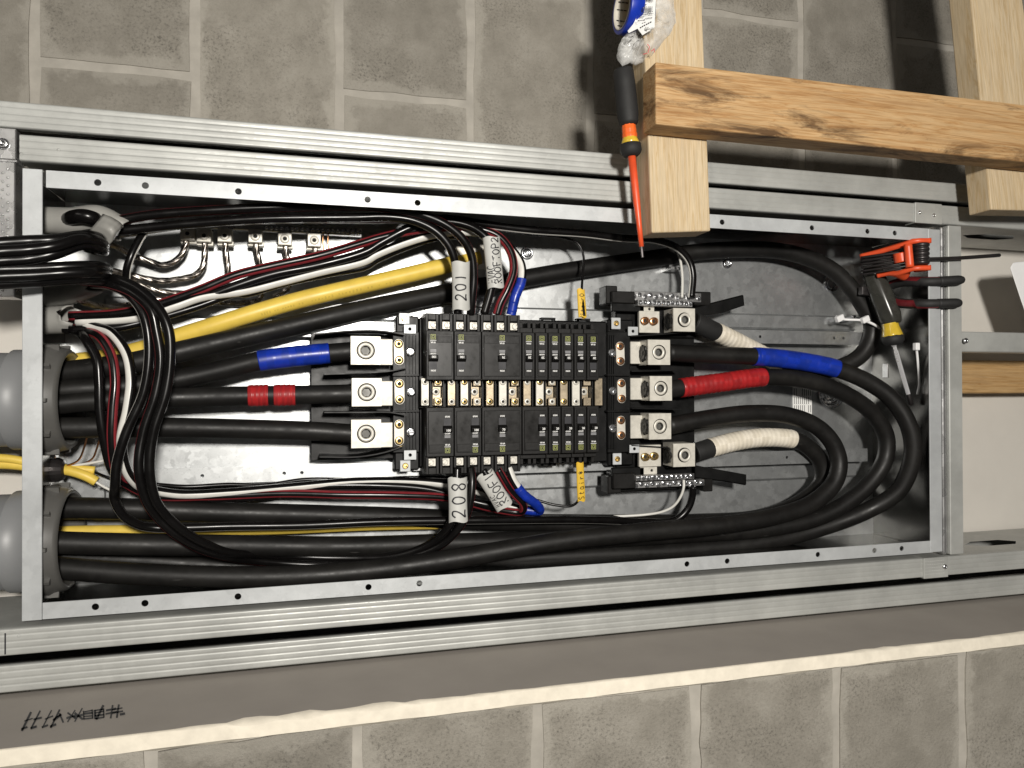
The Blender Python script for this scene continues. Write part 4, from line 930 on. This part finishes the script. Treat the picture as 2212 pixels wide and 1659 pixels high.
        if i < 13:
            for y in (ya, yb): screw('sock_brass' if i % 2 else 'sock_tin', 'screw', (cx, y, zz+.0006), .0088, root, random.random(), sub_of=p)
        else:
            for y in (ya, yb):
                h = MB(); h.lathe([(.0024, .0003), (.0021, -.0006), (0, -.0009)], 14, Matrix.Translation((cx, y, zz))); sub(p, h, 'screw_hole', 'ink_black', root)
        if bolt: screw('sock_tin', 'bolt', (cx-.001, (ya+yb)/2, zz-.011), .0105, root, .3, sub_of=p)
    for x in xs[:-1]:
        bb('phase_barrier', 'plastic_black', x+10.5, 815, x+13.5, 878, -.048, .022, .0003)
interior()

# ------------------------------------------------------------------ circuit breakers
PW = .01905
BR = {}
def breaker_meshes(poles, rating, hx):
    """canonical breaker of the lower row: y = 0 at the bus end, outer end towards -y, face at z = 0"""
    w = poles*PW-.0006; big = rating != '20'; L1 = .0665; parts = []
    m = MB(); m.box(-w/2, w/2, -L1, 0, -.048, -.0020, .0009)
    if poles == 1: m.box(-w/2+.0006, w/2-.0006, -L1+.002, -.003, -.01, -.0014, .0004)
    if big or poles > 1 and False:
        for k in range(poles):
            x0 = -w/2+k*PW; 
            m.box(x0+.0002, x0+.0042, -.0905, -L1+.0008, -.048, -.0085, .0006); m.box(x0+PW-.0048, x0+PW-.0008, -.0905, -L1+.0008, -.048, -.0087, .0006)
            m.box(x0+.004, x0+PW-.004, -.0905, -L1+.001, -.048, -.020); m.box(x0+.004, x0+PW-.0045, -.0905, -.0815, -.04, -.0092, .0006)
        m.box(-w/2, w/2, -.0905, -L1+.0005, -.05, -.021)
    else:
        m.box(-w/2, w/2, -.0735, -L1+.001, -.048, -.013, .0006)
        for k in range(poles):
            x0 = -w/2+k*PW; m.box(x0+.001, x0+.006, -.0815, -.07, -.048, -.018, .0005); m.box(x0+PW-.0065, x0+PW-.0015, -.0815, -.07, -.048, -.018, .0005)
    parts.append(('case', m.mesh('case', 'breaker_case'), None))
    mg = .0032 if poles == 1 else .0028; x0, x1 = -w/2+mg, w/2-mg
    m = MB(); m.box(x0, x1, -.0615, -.0052, -.004, -.0003, .0005); parts.append(('face_plate', m.mesh('face_plate', 'breaker_label'), None))
    if poles > 1:
        m = MB(); m.box(x0+.0008, x1-.0008, -.0600, -.0500, -.003, .0000, .0003); parts.append(('label_panel', m.mesh('label_panel', 'breaker_case'), None))
    hw = .0064 if poles > 1 else .0052
    m = MB(); m.box(hx-.0050, hx+.0050, -.0275, -.0150, -.003, .0002); parts.append(('handle_slot', m.mesh('handle_slot', 'ink_black'), None))
    m = MB(); A = [(-hw, -.0338, .0002), (hw, -.0338, .0002), (hw, -.0245, .0002), (-hw, -.0245, .0002)]; B = [(-hw*.92, -.0332, .0062), (hw*.92, -.0332, .0062), (hw*.92, -.0285, .0074), (-hw*.92, -.0285, .0074)]
    m.prism([(hx+x, y, z) for x, y, z in B], [(hx+x, y, z) for x, y, z in A], bev=.0005); parts.append(('handle', m.mesh('handle', 'breaker_case'), None))
    m = MB(); zt = .00045
    add_text(m, 'I/ON', .0030, hx, -.0128, zt, bold=.00016); add_text(m, 'O/OFF', .0026, hx, -.0356, zt, bold=.00012)
    add_text(m, '10 kA', .0029, hx, -.0505, zt, bold=.00016); m.box(hx-.0042, hx+.0042, -.0535, -.0528, zt-.0002, zt)
    add_text(m, rating, .0042, hx+(.001 if poles == 1 else 0), -.0310, .0078, bold=.00014)
    parts.append(('printing', m.mesh('printing', 'ink_white'), None))
    m = MB()
    for k in range(3): m.box(hx-.0040, hx+.0040, -.0385-k*.0013, -.0377-k*.0013, .0, .0005)
    parts.append(('printed_bars', m.mesh('bars', 'ink_grey'), None))
    m = MB(); q = .0033; t = .0007; yc = -.0580
    for qq in (q, q*.52):
        for a in range(4):
            Rm = Matrix.Translation((hx, yc, 0)) @ Matrix.Rotation(a*math.pi/2, 4, 'Z'); m.box(-qq, qq-t*.6, qq-t*.6, qq, zt-.0002, zt, mat=Rm)
    parts.append(('square_emblem', m.mesh('emblem', 'ink_green'), None))
    if big:
        m = MB(); m.box(-.0050, .0052, -.0050, .0050, -.010, 0, .0004); m.box(.0024, .0034, -.0050, .0050, -.0002, .0004); tm = m.mesh('terminal', 'tin')
        for k in range(poles): parts.append(('terminal', tm, (-w/2+k*PW+.0088, -.0745, -.0105)))
    return parts
def place_breaker(px, row, poles, rating, label, hx):
    key = (poles, rating, hx)
    if key not in BR: BR[key] = breaker_meshes(poles, rating, hx)
    zf = -.035; up = row == 'top'; y = .0125 if up else -.0240; x = px
    root = thing('circuit_breaker', (x, y, zf), label, 'circuit breaker', 'circuit breakers'); root.rotation_euler = (0, 0, math.pi if up else 0)
    for nm, me, loc in BR[key]:
        o = link(me, nm, root)
        if loc:
            o.location = loc; s = bpy.data.objects.new('screw', SCREW['slot_tin']); C.objects.link(s); s.parent = o
            s.location = (-.0012, 0, .0002); s.scale = (.0082,)*3; s.rotation_euler = (0, 0, random.choice((.6, .9, 1.5, 2.2, -.6)))
x0 = .1500
def row(row_name, spec):
    x = x0
    for poles, rating, label, hx in spec:
        place_breaker(x+poles*PW/2, row_name, poles, rating, label, hx); x += poles*PW
row('top', [(2, '100', 'untagged two-pole 100 amp breaker in the upper row, at the brass-screw end', .0095), (2, '100', 'two-pole 100 amp breaker under the tag reading 201', .0095), (3, '70', 'three-pole 70 amp breaker in the upper row under the ROOFTOP 2 tag', 0.0),
    (1, '20', 'first single 20 amp breaker of the upper row, next to the 70 amp breaker', 0), (1, '20', 'second single 20 amp breaker of the upper row', 0), (1, '20', 'third single 20 amp breaker of the upper row', 0),
    (1, '20', 'fourth single 20 amp breaker of the upper row', 0), (1, '20', 'fifth single 20 amp breaker of the upper row, fed by the yellow-tagged wire', 0), (1, '20', 'sixth and last single 20 amp breaker of the upper row, at the copper-screw end', 0)])
row('bottom', [(2, '100', 'two-pole 100 amp breaker in the lower row at the brass-screw end', .0095), (2, '100', 'two-pole 100 amp breaker above the tag reading 208', .0095), (3, '70', 'three-pole 70 amp breaker in the lower row above the ROOF 1 tag', 0.0),
    (2, '20', 'two-pole 20 amp breaker in the lower row, next to the 70 amp breaker', .0095), (1, '20', 'first single 20 amp breaker of the lower row, beside the two-pole 20 amp', 0), (1, '20', 'second single 20 amp breaker of the lower row', 0),
    (1, '20', 'third single 20 amp breaker of the lower row, fed by the yellow-tagged wire', 0), (1, '20', 'last single 20 amp breaker of the lower row, at the copper-screw end', 0)])

# ------------------------------------------------------------------ neutral terminal bars
def neutral(top):
    root = thing('neutral_bar', P(1440, 650 if top else 1038, -.10), 'neutral terminal bar with rows of screws and a big lug, %s' % ('near the timber end' if top else 'beside the cream-taped lower cable'), 'terminal bar', 'neutral terminal bars')
    def bb(name, mat, x0, y0, x1, y1, z, h, bev=.0006):
        m = MB(); b = boxpx(x0, y0, x1, y1, z, h); m.box(*b, bev=bev); return m.build(name, mat, root), b
    if top:
        rows = [(1363,631,1515,651,-.080),(1378,647,1496,662,-.070)]; hous = [(1309,617,1334,656,-.085),(1322,629,1372,655,-.076),(1500,630,1536,660,-.082)]
        plate = (1381,672,1425,719); lug = (1458,666,1498,716); scr = [(1393,693),(1412,694)]; kind = 'sock_copper'; base = (1330,640,1505,730); ear = (1383,662,1413,673); eh = (1403,669)
        flap = [(1500,666),(1606,639),(1608,660),(1557,677),(1500,684)]
    else:
        rows = [(1374,1025,1500,1037,-.070),(1367,1038.5,1522,1052,-.080)]; hous = [(1313,1028,1342,1066,-.085),(1325,1022,1374,1056,-.076),(1520,1034,1540,1062,-.082)]
        plate = (1381,961,1428,1008); lug = (1456,958,1500,1008); scr = [(1394,987),(1413,985)]; kind = 'sock_brass'; base = (1330,960,1505,1060); ear = (1383,1009,1419,1024); eh = (1408,1015)
        flap = [(1502,1005),(1612,1025),(1612,1046),(1566,1038),(1502,1030)]
    bb('insulator', 'plastic_black', *base, -.100, .02, .002)
    for h in hous: bb('housing', 'breaker_case', *h, .03, .001) if False else bb('housing', 'breaker_case', h[0], h[1], h[2], h[3], h[4], .028, .0012)
    m = MB(); fr = [P(x, y, -.082) for x, y in flap]; m.prism(fr, [p+Vector((0, .002 if top else -.002, -.003)) for p in fr]); m.build('flap', 'plastic_black', root)
    y = P(1350, (655 if top else 1030), -.08).y; m = MB(); b = boxpx(1322, 655 if top else 1010, 1392, 673 if top else 1030, -.080, .006); m.box(*b, bev=.001); m.build('flap', 'plastic_black', root)
    for k, r in enumerate(rows):
        p, b = bb('bar', 'galv_bright', r[0], r[1], r[2], r[3], r[4], .010); n = 13 if k == (0 if top else 1) else 12
        for i in range(n):
            x = b[0]+(b[1]-b[0])*(i+.5)/n; yy = (b[2]+b[3])/2+(.0016 if i % 2 else -.0012)*(1 if (k == 0) == top else .3)
            screw('slot_zinc', 'screw', (x, yy, b[5]), .0074, root, random.random()*3, sub_of=p)
    p, b = bb('lug_plate', 'tin', *plate, -.078, .006)
    for x, y in scr: screw(kind, 'screw', P(x, y, -.0735), .0122, root, random.random())
    for x, y in scr:
        c = P(x, y, -.078); s = MB(); s.lathe([(.0058, 0), (.0058, .0042)], 18, Matrix.Translation(c)); s.build('screw_shank', 'brass' if not top else 'copper_screw', root)
    m = MB(); b = boxpx(*ear, -.080, .004); c = P(*eh, -.080); m.plate(b[0], b[1], b[2], b[3], -.080, .004, [(c.x, (b[2]+b[3])/2)], .0022); m.build('ear', 'tin', root)
    m = MB(); b = boxpx(*lug, -.058, .036); cx, cy = lug_block(m, b, .0112); p = m.build('lug', 'tin', root); set_screw(root, p, cx, cy, -.058, .0110, .004)
    s = MB(); Tm = Matrix.Translation((b[0]-.0012, cy-.001, -.077)) @ Matrix.Rotation(-math.pi/2, 4, 'Y')
    s.lathe([(.0125, -.001), (.0122, .0004), (.0095, .0016), (.005, .001), (0, .0022)], 26, Tm, lobes=(7, .1), smooth=False); sub(p, s, 'conductor_end', 'antioxidant_and_recess_shade', root)
    # black insulation boot on the cable behind the lug
    q = [(1497, 694, -.075), (1520, 705, -.079), (1545, 717, -.086)] if top else [(1499, 979, -.078), (1515, 974, -.079), (1533, 968, -.082)]
    m = MB(); tube(m, PP(q), .0150, 18); m.build('cable_boot', 'rubber_grip', root)
neutral(True); neutral(False)
# ground lug for the yellow cable
root = thing('ground_lug', P(1045, 555, -.12), 'flat tin ground lug at the end of the thick yellow cable', 'lug')
b = boxpx(1033, 526, 1062, 582, -.100, .004); m = MB(); m.plate(b[0], b[1], b[2], b[3], -.100, .004, [((b[0]+b[1])/2+.004, (b[2]+b[3])/2+.002)], .007); m.build('plate', 'tin', root)
b2 = boxpx(985, 533, 1034, 572, -.096, .02); m = MB(); m.box(*b2, bev=.002); m.build('barrel', 'tin', root)
screw('sock_tin', 'bolt', ((b[0]+b[1])/2+.004, (b[2]+b[3])/2+.002, -.101), .0145, root)

# ------------------------------------------------------------------ tags
def sleeve(name, p0, p1, w, flat, mat, lines, label, group, bottom_reads=True, slit=True):
    """flattened sleeve round a wire from p0 (foot) to p1 (top), lettering along its length"""
    A, B = P(*p0), P(*p1); ax = (B-A).normalized(); L = (B-A).length
    zdir = (Vector((0, 0, 1))-ax*ax.z).normalized(); vd = zdir.cross(ax); mid = (A+B)/2
    root = thing(name, A, label, 'wire tag', group); m = MB(); seg = 28; rings = []
    for k in range(7):
        t = k/6; c = A+ax*(L*t); rg = []
        wob = 1+.03*math.sin(t*5+len(label))
        for i in range(seg):
            a = 2*math.pi*i/seg; e = .0012*math.sin(3*a) if k in (0, 6) else 0
            rg.append(m.bm.verts.new(c+vd*(w/2*wob*math.sin(a))+zdir*(flat/2*math.cos(a))+ax*e))
        rings.append(rg)
    for Aa, Bb in zip(rings, rings[1:]):
        for i in range(seg):
            j = (i+1) % seg; f = m.bm.faces.new((Aa[i], Aa[j], Bb[j], Bb[i])); f.smooth = True
    bmesh.ops.recalc_face_normals(m.bm, faces=m.bm.faces[:])
    m.build('sleeve', mat, root)
    t = MB()
    for txt, h, off, start, adv, wd in lines:
        def fm(u, v):
            s = max(-.93, min(.93, (v-off)/(w/2*1.0)))
            return A+ax*(start*L+u)+vd*(s*w/2*1.02)+zdir*(flat/2*math.sqrt(1-s*s)*1.02+.0005)
        strokes(t, txt, fm, h, adv, wd)
    t.build('handwriting', 'ink_black', root)
TG = 'hand-lettered wire tags'
sleeve('wire_tag', (996, 669, -.040), (995, 565, -.030), .0245, .017, 'tag_white', [('201', .0145, .0055, .20, .90, .12)], 'white sleeve tag reading 201 at the upper breaker row', TG)
sleeve('wire_tag', (1071, 622, -.040), (1061, 512, -.032), .0235, .017, 'tag_white', [('ROOFTOP2', .0105, .0075, .08, .76, .13), ('HVAC', .0085, -.0020, .10, .72, .12)], 'white sleeve tag reading ROOFTOP 2 at the upper breaker row', TG)
sleeve('wire_tag', (990, 1127, -.034), (988, 1032, -.038), .0260, .017, 'tag_white', [('208', .0175, .0085, .10, 1.02, .11)], 'white sleeve tag reading 208 at the lower breaker row', TG)
sleeve('wire_tag', (1090, 1094, -.040), (1047, 1024, -.036), .0255, .016, 'tag_white', [('ROOF1', .0130, .0080, .10, .78, .11), ('HVAC', .006, -.0050, .12, .85, .12)], 'slanting white sleeve tag reading ROOF 1 at the lower breaker row', TG)
sleeve('wire_tag', (1258.5, 686, -.058), (1254.5, 625, -.066), .0125, .005, 'tag_yellow', [('Stair@', .0070, .0034, .05, .82, .10)], 'small yellow flag tag reading Stair above the upper breaker row', TG)
sleeve('wire_tag', (1256, 1082, -.062), (1252.5, 1000, -.050), .0118, .005, 'tag_yellow', [('Stair*', .0078, .0036, .06, .98, .12)], 'small yellow flag tag reading Stair below the lower breaker row', TG)

# white cable tie on the cable loop, another on the end wall
root = thing('cable_tie', P(1860, 700, -.1), 'white nylon cable tie on the upper black cable loop', 'cable tie')
m = MB(); tube(m, PP(V(T3, [(40,1255,-.112),(120,1290,-.100),(400,1310,-.085),(560,1380,-.082),(600,1430,-.098)])), .0022, 8); m.build('strap', 'white_plastic', root)
for q in ((85, 1280, -.1), (410, 1295, -.083)):
    c = P(*T3(q[0], q[1]), q[2]); m = MB(); m.box(-.007, .007, -.005, .005, -.004, .004, .001, mat=Matrix.Translation(c) @ Matrix.Rotation(.4, 4, 'Z')); m.build('head', 'white_plastic', root)
root = thing('cable_tie', P(1980, 790, -.05), 'loose white cable tie standing against the far end wall', 'cable tie')
m = MB(); tube(m, PP(V(U3, [(1500,440,-.03),(1520,620,-.035),(1545,1000,-.04),(1520,1150,-.045)])), .0020, 8); m.build('strap', 'white_plastic', root)
c = P(*U3(1505, 460), -.03); m = MB(); m.box(c.x-.004, c.x+.004, c.y-.006, c.y+.006, -.034, -.026, .001); m.build('head', 'white_plastic', root)

# ------------------------------------------------------------------ tools
def along(p0, p1):
    d = (p1-p0).normalized(); return Matrix.Translation(p0) @ d.to_track_quat('Z', 'Y').to_matrix().to_4x4(), (p1-p0).length
def turned(root, name, mat, p0, p1, prof, seg=28, lobes=None, smooth=True):
    T, L = along(p0, p1); m = MB(); m.lathe([(r, t*L) for r, t in prof], seg, T, lobes=lobes, smooth=smooth); return m.build(name, mat, root)
zs = .054
def S(x, y): return P(*Z2(x, y), zs)
root = thing('screwdriver', S(1840, 620), 'large screwdriver with black grip and orange insulated shaft lying along the timber', 'screwdriver')
turned(root, 'grip', 'rubber_grip', S(1824, 442), S(1862, 812), [(0, 0), (.0085, .004), (.0118, .02), (.0132, .06), (.0140, .3), (.0142, .6), (.0140, .84), (.0132, .88), (.0130, .93), (.0118, .97), (.0085, 1), (0, 1)], 32)
turned(root, 'neck', 'orange_plastic', S(1858, 790), S(1868, 892), [(.0086, 0), (.0090, .45), (.0094, .5), (.0088, .56), (.0095, .62), (.0088, .68), (.0097, .76), (.0094, 1)], 30, (10, .04))
turned(root, 'collar', 'amber', S(1866, 880), S(1872, 940), [(.0085, 0), (.0105, .4), (.0128, 1), (0, 1)], 28)
turned(root, 'ring', 'rubber_grip', S(1871, 922), S(1878, 1010), [(.0090, 0), (.0136, .1), (.0140, .6), (.0120, .85), (.0085, 1), (0, 1)], 30, (14, .015))
turned(root, 'shaft', 'orange_red', S(1877, 980), S(1943, 1592), [(.0085, 0), (.0080, .03), (.0052, .035), (.0048, .5), (.0036, .75), (.0031, 1), (0, 1)], 16)
turned(root, 'tip', 'steel_dark', S(1942, 1585), S(1950, 1660), [(.0022, 0), (.0024, .3), (.0020, 1), (0, 1)], 8, smooth=False)

def H(x, y, z): return P(*T3(x, y), z)
def hh(x, y, z): return P(*U3(x, y), z)
root = thing('screwdriver', hh(1160, 300, -.06), 'small screwdriver with smoky handle and yellow collar standing in the far corner', 'screwdriver')
turned(root, 'handle', 'grip_clear', H(470, 620, -.075), H(770, 1360, -.052), [(0, 0), (.012, .01), (.0160, .06), (.0165, .12), (.0150, .15), (.0165, .2), (.0178, .5), (.0175, .85), (.015, .95), (.0128, 1), (0, 1)], 30, (6, .04))
turned(root, 'collar', 'amber', hh(1120, 120, -.052), hh(1160, 320, -.050), [(.0118, 0), (.0125, .3), (.0150, .8), (.0160, 1), (0, 1)], 26, (8, .03))
turned(root, 'ring', 'rubber_grip', hh(1157, 300, -.050), hh(1178, 440, -.049), [(.0150, 0), (.0168, .1), (.0166, .6), (.0130, .85), (.0100, 1), (0, 1)], 26)
turned(root, 'shaft', 'chrome', hh(1176, 420, -.049), hh(1392, 1165, -.047), [(.0046, 0), (.0046, .03), (.0030, .05), (.0027, .12), (.0036, .14), (.0034, 1), (0, 1)], 6, smooth=False)
turned(root, 'tip', 'steel_dark', hh(1388, 1150, -.047), hh(1440, 1320, -.046), [(.0036, 0), (.0038, .9), (0, 1)], 8)

# folding hex-key set
def hexset():
    root = thing('hex_key_set', H(900, 480, -.02), 'orange folding hex-key set with one black key swung out', 'hex key set')
    def plate_(name, pts, zf, zb, th):
        up = Vector((0, th/2, 0)); ps = pts; m = MB()
        n = len(ps); fr = [P(*T3(x, y), z) for x, y, z in ps]
        path = smooth_path(fr, 8)[0]
        # side plate: rounded strip with depth in z
        rings = []
        for i, p in enumerate(path):
            t = i/(len(path)-1); T = (path[min(i+1, len(path)-1)]-path[max(i-1, 0)]).normalized(); nrm = Vector((0, 0, 1)).cross(T).normalized()
            e = min(1, math.sqrt(max(0.02, 1-(abs(t-.5)*2)**10))); hwid = (zf-zb)/2*e; dz = T.cross(nrm).normalized()*-1
            if dz.z < 0: dz = -dz
            rg = []
            for k in range(12):
                a = 2*math.pi*k/12; ca, sa = math.cos(a), math.sin(a); sx = math.copysign(abs(ca)**.45, ca); sy = math.copysign(abs(sa)**.45, sa)
                rg.append(m.bm.verts.new(p-dz*hwid+dz*(hwid*sy)+nrm*(th/2*sx)))
            rings.append(rg)
        for A, B in zip(rings, rings[1:]):
            for k in range(12):
                j = (k+1) % 12; f = m.bm.faces.new((A[k], A[j], B[j], B[k])); f.smooth = True
        m.bm.faces.new(rings[0]); m.bm.faces.new(list(reversed(rings[-1]))); bmesh.ops.recalc_face_normals(m.bm, faces=m.bm.faces[:]); m.build(name, 'orange_red', root)
    plate_('side_plate', [(345,490,-.062),(620,420,-.035),(900,340,-.006),(1080,285,.010),(1262,280,.016)], .0, -.026, .0085)
    plate_('side_plate', [(560,735,-.050),(700,705,-.034),(900,680,-.008),(1080,635,.008),(1258,628,.014)], .0, -.026, .0085)
    m = MB(); tube(m, [H(958, 330, .004), H(985, 625, .004)], .0060, 12); m.build('bridge', 'orange_red', root)
    m = MB(); tube(m, [H(860, 440, -.012), H(880, 560, -.012)], .0105, 12); m.build('bridge', 'orange_red', root)
    T, L = along(H(1125, 320, .004), H(1125, 600, .004)); m = MB(); pr = []
    for i in range(5): pr += [(.0115, i/5+.01), (.0125, i/5+.09), (.0115, i/5+.17), (.0098, i/5+.19)]
    m.lathe([(0, 0)]+[(r, t*L) for r, t in pr]+[(0, L)], 20, T); m.build('pivot_core', 'steel_dark', root)
    for k in range(6):
        y = 400+k*38; m = MB(); tube(m, [H(1090, y+10, .0), H(720, y+55+k*4, -.028), H(360, y+100+k*6, -.062)], .0026-.0002*k, 6); m.build('folded_key', 'steel_dark', root)
    m = MB(); tube(m, [H(1140, 525, .004), H(1215, 522, .006), H(1600, 508, .010), H(2133, 472, .014)], .0030, 6); m.build('open_key', 'steel_dark', root)
hexset()
def pliers():
    root = thing('pliers', H(1000, 940, -.03), 'pliers with red and black dipped handles poking over the far rim', 'pliers')
    for nm, pts, st in (('handle', [(640,905,-.075),(760,850,-.060),(900,812,-.040),(1180,812,-.004),(1450,800,.008),(1690,785,.012)], -95), ('handle', [(640,970,-.075),(760,1040,-.060),(880,1085,-.040),(1170,1095,-.004),(1430,1088,.008),(1655,1083,.012)], 95)):
        ps = [H(*p) for p in pts]; path = smooth_path(ps, 8)[0]; m = MB()
        rad = lambda t: (.0062+.0018*math.sin(t*3))*(1 if t < .97 else math.sqrt(max(.05, 1-((t-.97)/.03)**2)))
        tube(m, None, rad, 18, [(st, 42, 1)], path=path[:-6]); tube(m, None, lambda t: .0076*(1 if t < .7 else math.sqrt(max(.02, 1-((t-.7)/.3)**2))), 18, path=path[-12:])
        m.build(nm, ['rubber_grip', 'red_grip'], root)
    T, L = along(H(640, 938, -.086), H(640, 938, -.066)); m = MB(); m.lathe([(0, 0), (.013, 0), (.013, L), (.006, L*1.1), (0, L*1.1)], 22, T); m.build('pivot', 'steel_dark', root)
    m = MB(); a = H(640, 938, -.078); m.prism([a+Vector(v) for v in ((.006, .012, .007), (-.045, .007, .005), (-.045, -.007, .005), (.006, -.012, .007))], [a+Vector(v) for v in ((.006, .012, -.007), (-.045, .007, -.005), (-.045, -.007, -.005), (.006, -.012, -.007))], bev=.001); m.build('jaws', 'steel_dark', root)
pliers()

# ------------------------------------------------------------------ timbers
def timber(name, front, th, mat, label, bev=.0022):
    """board from the four corners of its front face (a..b along the grain at one edge, d..c at the other)"""
    a, b, c, d = [Vector(p) for p in front]; ax = ((b-a)+(c-d)).normalized(); nz = ax.cross((a-d)).normalized()
    if nz.z < 0: nz = -nz
    ay = nz.cross(ax); o = (a+b+c+d)/4-nz*(th/2); Mx = Matrix((ax.to_4d(), ay.to_4d(), nz.to_4d(), (0, 0, 0, 1))).transposed(); Mx.col[3] = (o.x, o.y, o.z, 1)
    for i in range(3): Mx[3][i] = 0
    inv = Mx.inverted(); m = MB(); fr = [inv @ p for p in (a, b, c, d)]; m.prism(fr, [p-Vector((0, 0, th)) for p in fr], bev=bev)
    me = m.mesh(name, mat); ob = link(me, name); ob.matrix_basis = Mx; tag(ob, label, 'timber', 'loose timbers'); return ob
zf = .072
timber('timber', [P(1378, -260, zf), P(1408.5, 503, zf), P(1535.5, 499, zf), P(1507, -260, zf)], .039, 'pine_fresh', 'pale timber carrying the tape roll and screwdriver, its end over the cabinet rim')
zf = .112
timber('timber', [P(1416, 133, zf), P(2420, 250, zf), P(2420, 371, zf), P(1417, 268, zf)], .038, 'pine_worn', 'brown weathered timber with dark stains lying across the other two')
zf = .072
timber('timber', [P(2074, -260, zf), P(2141, 453, zf), P(2275, 456, zf), P(2172, -260, zf)], .039, 'pine_fresh', 'pale timber with a knot near the upper picture corner')

# ------------------------------------------------------------------ tape roll and plastic bag on the timber
XL = P(1392, 20, .06).x
root = thing('tape_roll', (XL-.01, P(1345, 12, .06).y, .052), 'roll of blue electrical tape lying on the plastic bag', 'tape roll')
T = Matrix.Translation((XL-.0285, P(1345, 10, .06).y, .052)) @ Matrix.Rotation(math.pi/2, 4, 'Y')
m = MB(); pr = [(.0266, .0005)]+[(.0266+.0010*i, .0+.00015*(i % 2)) for i in range(6)]+[(.0320, .0004), (.0324, .002), (.0324, .0175), (.0318, .0188), (.0266, .0188)]; m.lathe(pr, 56, T); m.build('tape', 'tape_blue', root)
m = MB(); m.lathe([(.0266, -.0004), (.0252, -.0004), (.0252, .0190), (.0266, .0190)], 48, T); m.build('core', 'tape_core', root)
m = MB()
for i in range(16):
    a = .4+i*.38
    for k in range(3): m.box(-.0009, .0009, -.0006, .0006, .003+k*.005, .0068+k*.005, mat=T @ Matrix.Rotation(a, 4, 'Z') @ Matrix.Translation((.0250, 0, 0)))
m.build('core_printing', 'ink_black', root)
def bag():
    root = thing('plastic_bag', P(*T4(700, 700), .08), 'crumpled clear plastic bag with a white barcode label on the timber', 'plastic bag')
    ol = [(640,-120),(1270,-120),(1275,150),(1300,390),(1190,620),(900,960),(760,1110),(560,1185),(470,1140),(330,1205),(270,1130),(215,1010),(240,900),(290,760),(330,690),(430,560),(520,400),(600,200)]
    m = MB(); cx, cy = 760, 520; K = 9; n = len(ol)*3; ring0 = []
    def oat(i):
        a, b = ol[(i//3) % len(ol)], ol[(i//3+1) % len(ol)]; t = (i % 3)/3; return a[0]+(b[0]-a[0])*t, a[1]+(b[1]-a[1])*t
    rnd = random.Random(3); front, back = [], []
    for k in range(1, K+1):
        fr, bk = [], []
        for i in range(n):
            x, y = oat(i); t = k/K; px, py = cx+(x-cx)*t, cy+(y-cy)*t
            j = 26*(1 if k < K else .4); px += rnd.uniform(-j, j); py += rnd.uniform(-j, j)
            lump = .007*math.sin(px*.011+py*.006)+.005*math.sin(py*.017-px*.009)+rnd.uniform(-.0022, .0022)
            th = .010*(1-t**3)
            z0 = .0755 if px > 930 else .040+.0355*(max(px, 0)/930)
            fr.append(m.bm.verts.new(P(*T4(px, py), z0+lump*(1-t**4)+th))); bk.append(m.bm.verts.new(P(*T4(px, py), z0+lump*.3*(1-t)-th*.3-.0004)))
        front.append(fr); back.append(bk)
    for L, rev in ((front, False), (back, True)):
        c = m.bm.verts.new(P(*T4(cx, cy), .088 if not rev else .074))
        for i in range(n):
            j = (i+1) % n; f = m.bm.faces.new((c, L[0][i], L[0][j])); f.smooth = True
            for k in range(K-1): f = m.bm.faces.new((L[k][i], L[k+1][i], L[k+1][j], L[k][j])); f.smooth = True
    for i in range(n):
        j = (i+1) % n; m.bm.faces.new((front[-1][i], back[-1][i], back[-1][j], front[-1][j]))
    bmesh.ops.recalc_face_normals(m.bm, faces=m.bm.faces[:])
    m.build('film', 'bag_film', root)
    # white label with barcode and print
    lab = [(660,-120),(940,-120),(935,240),(910,500),(690,640),(600,520),(440,600),(420,560),(520,440),(610,260)]
    m = MB(); zz = .090
    def q(x, y, dz=0): return P(*T4(x, y), zz+dz-.040*max(0, 930-x)/930+.002*math.sin(y*.01))
    m.prism([q(*p) for p in lab], [q(p[0], p[1], -.0006) for p in lab])
    def strip(x0, y0, x1, y1, w, mi=1):
        d = Vector((x1-x0, y1-y0)).normalized(); nn = Vector((-d.y, d.x))*w/2
        m.face([q(x0+nn.x, y0+nn.y, .0006), q(x0-nn.x, y0-nn.y, .0006), q(x1-nn.x, y1-nn.y, .0006), q(x1+nn.x, y1+nn.y, .0006)], mi)
    x = 675
    while x < 872:
        w = random.choice((4, 6, 9)); strip(x, 115, x-6, 215, w); strip(x+10, -40, x+6, 30, w); x += w+random.choice((5, 8, 11))
    for y, x0, x1 in ((75,690,760),(222,665,885),(262,640,880),(300,640,700),(318,740,870),(358,610,720)):
        xx = x0
        while xx < x1: l = random.randint(12, 26); strip(xx, y+(xx-x0)*-.12+16, xx+l, y+(xx+l-x0)*-.12+16, random.choice((9, 13))); xx += l+random.randint(5, 9)
    for k, (x, y) in enumerate([(655,500),(690,478),(725,460),(765,440),(800,420),(838,400)]): strip(x-10, y+8, x+14, y-8, 20)
    for k, (x, y) in enumerate([(690,420),(730,405)]): strip(x-10, y+4, x+16, y-6, 10)
    m.build('label', ['paper_white', 'ink_black'], root)
    m = MB(); zz = .094
    for a, b in (((700,985),(780,965)),((780,800),(820,850)),((820,850),(790,960)),((850,930),(910,880)),((900,880),(905,950))): strip(*a, *b, 14, 0)
    m.build('red_printing', 'ink_red', root)
bag()

# ------------------------------------------------------------------ put the layout upright in the world: picture right is down
for o in list(scene.objects):
    if o.parent is None: o.matrix_basis = M @ o.matrix_basis
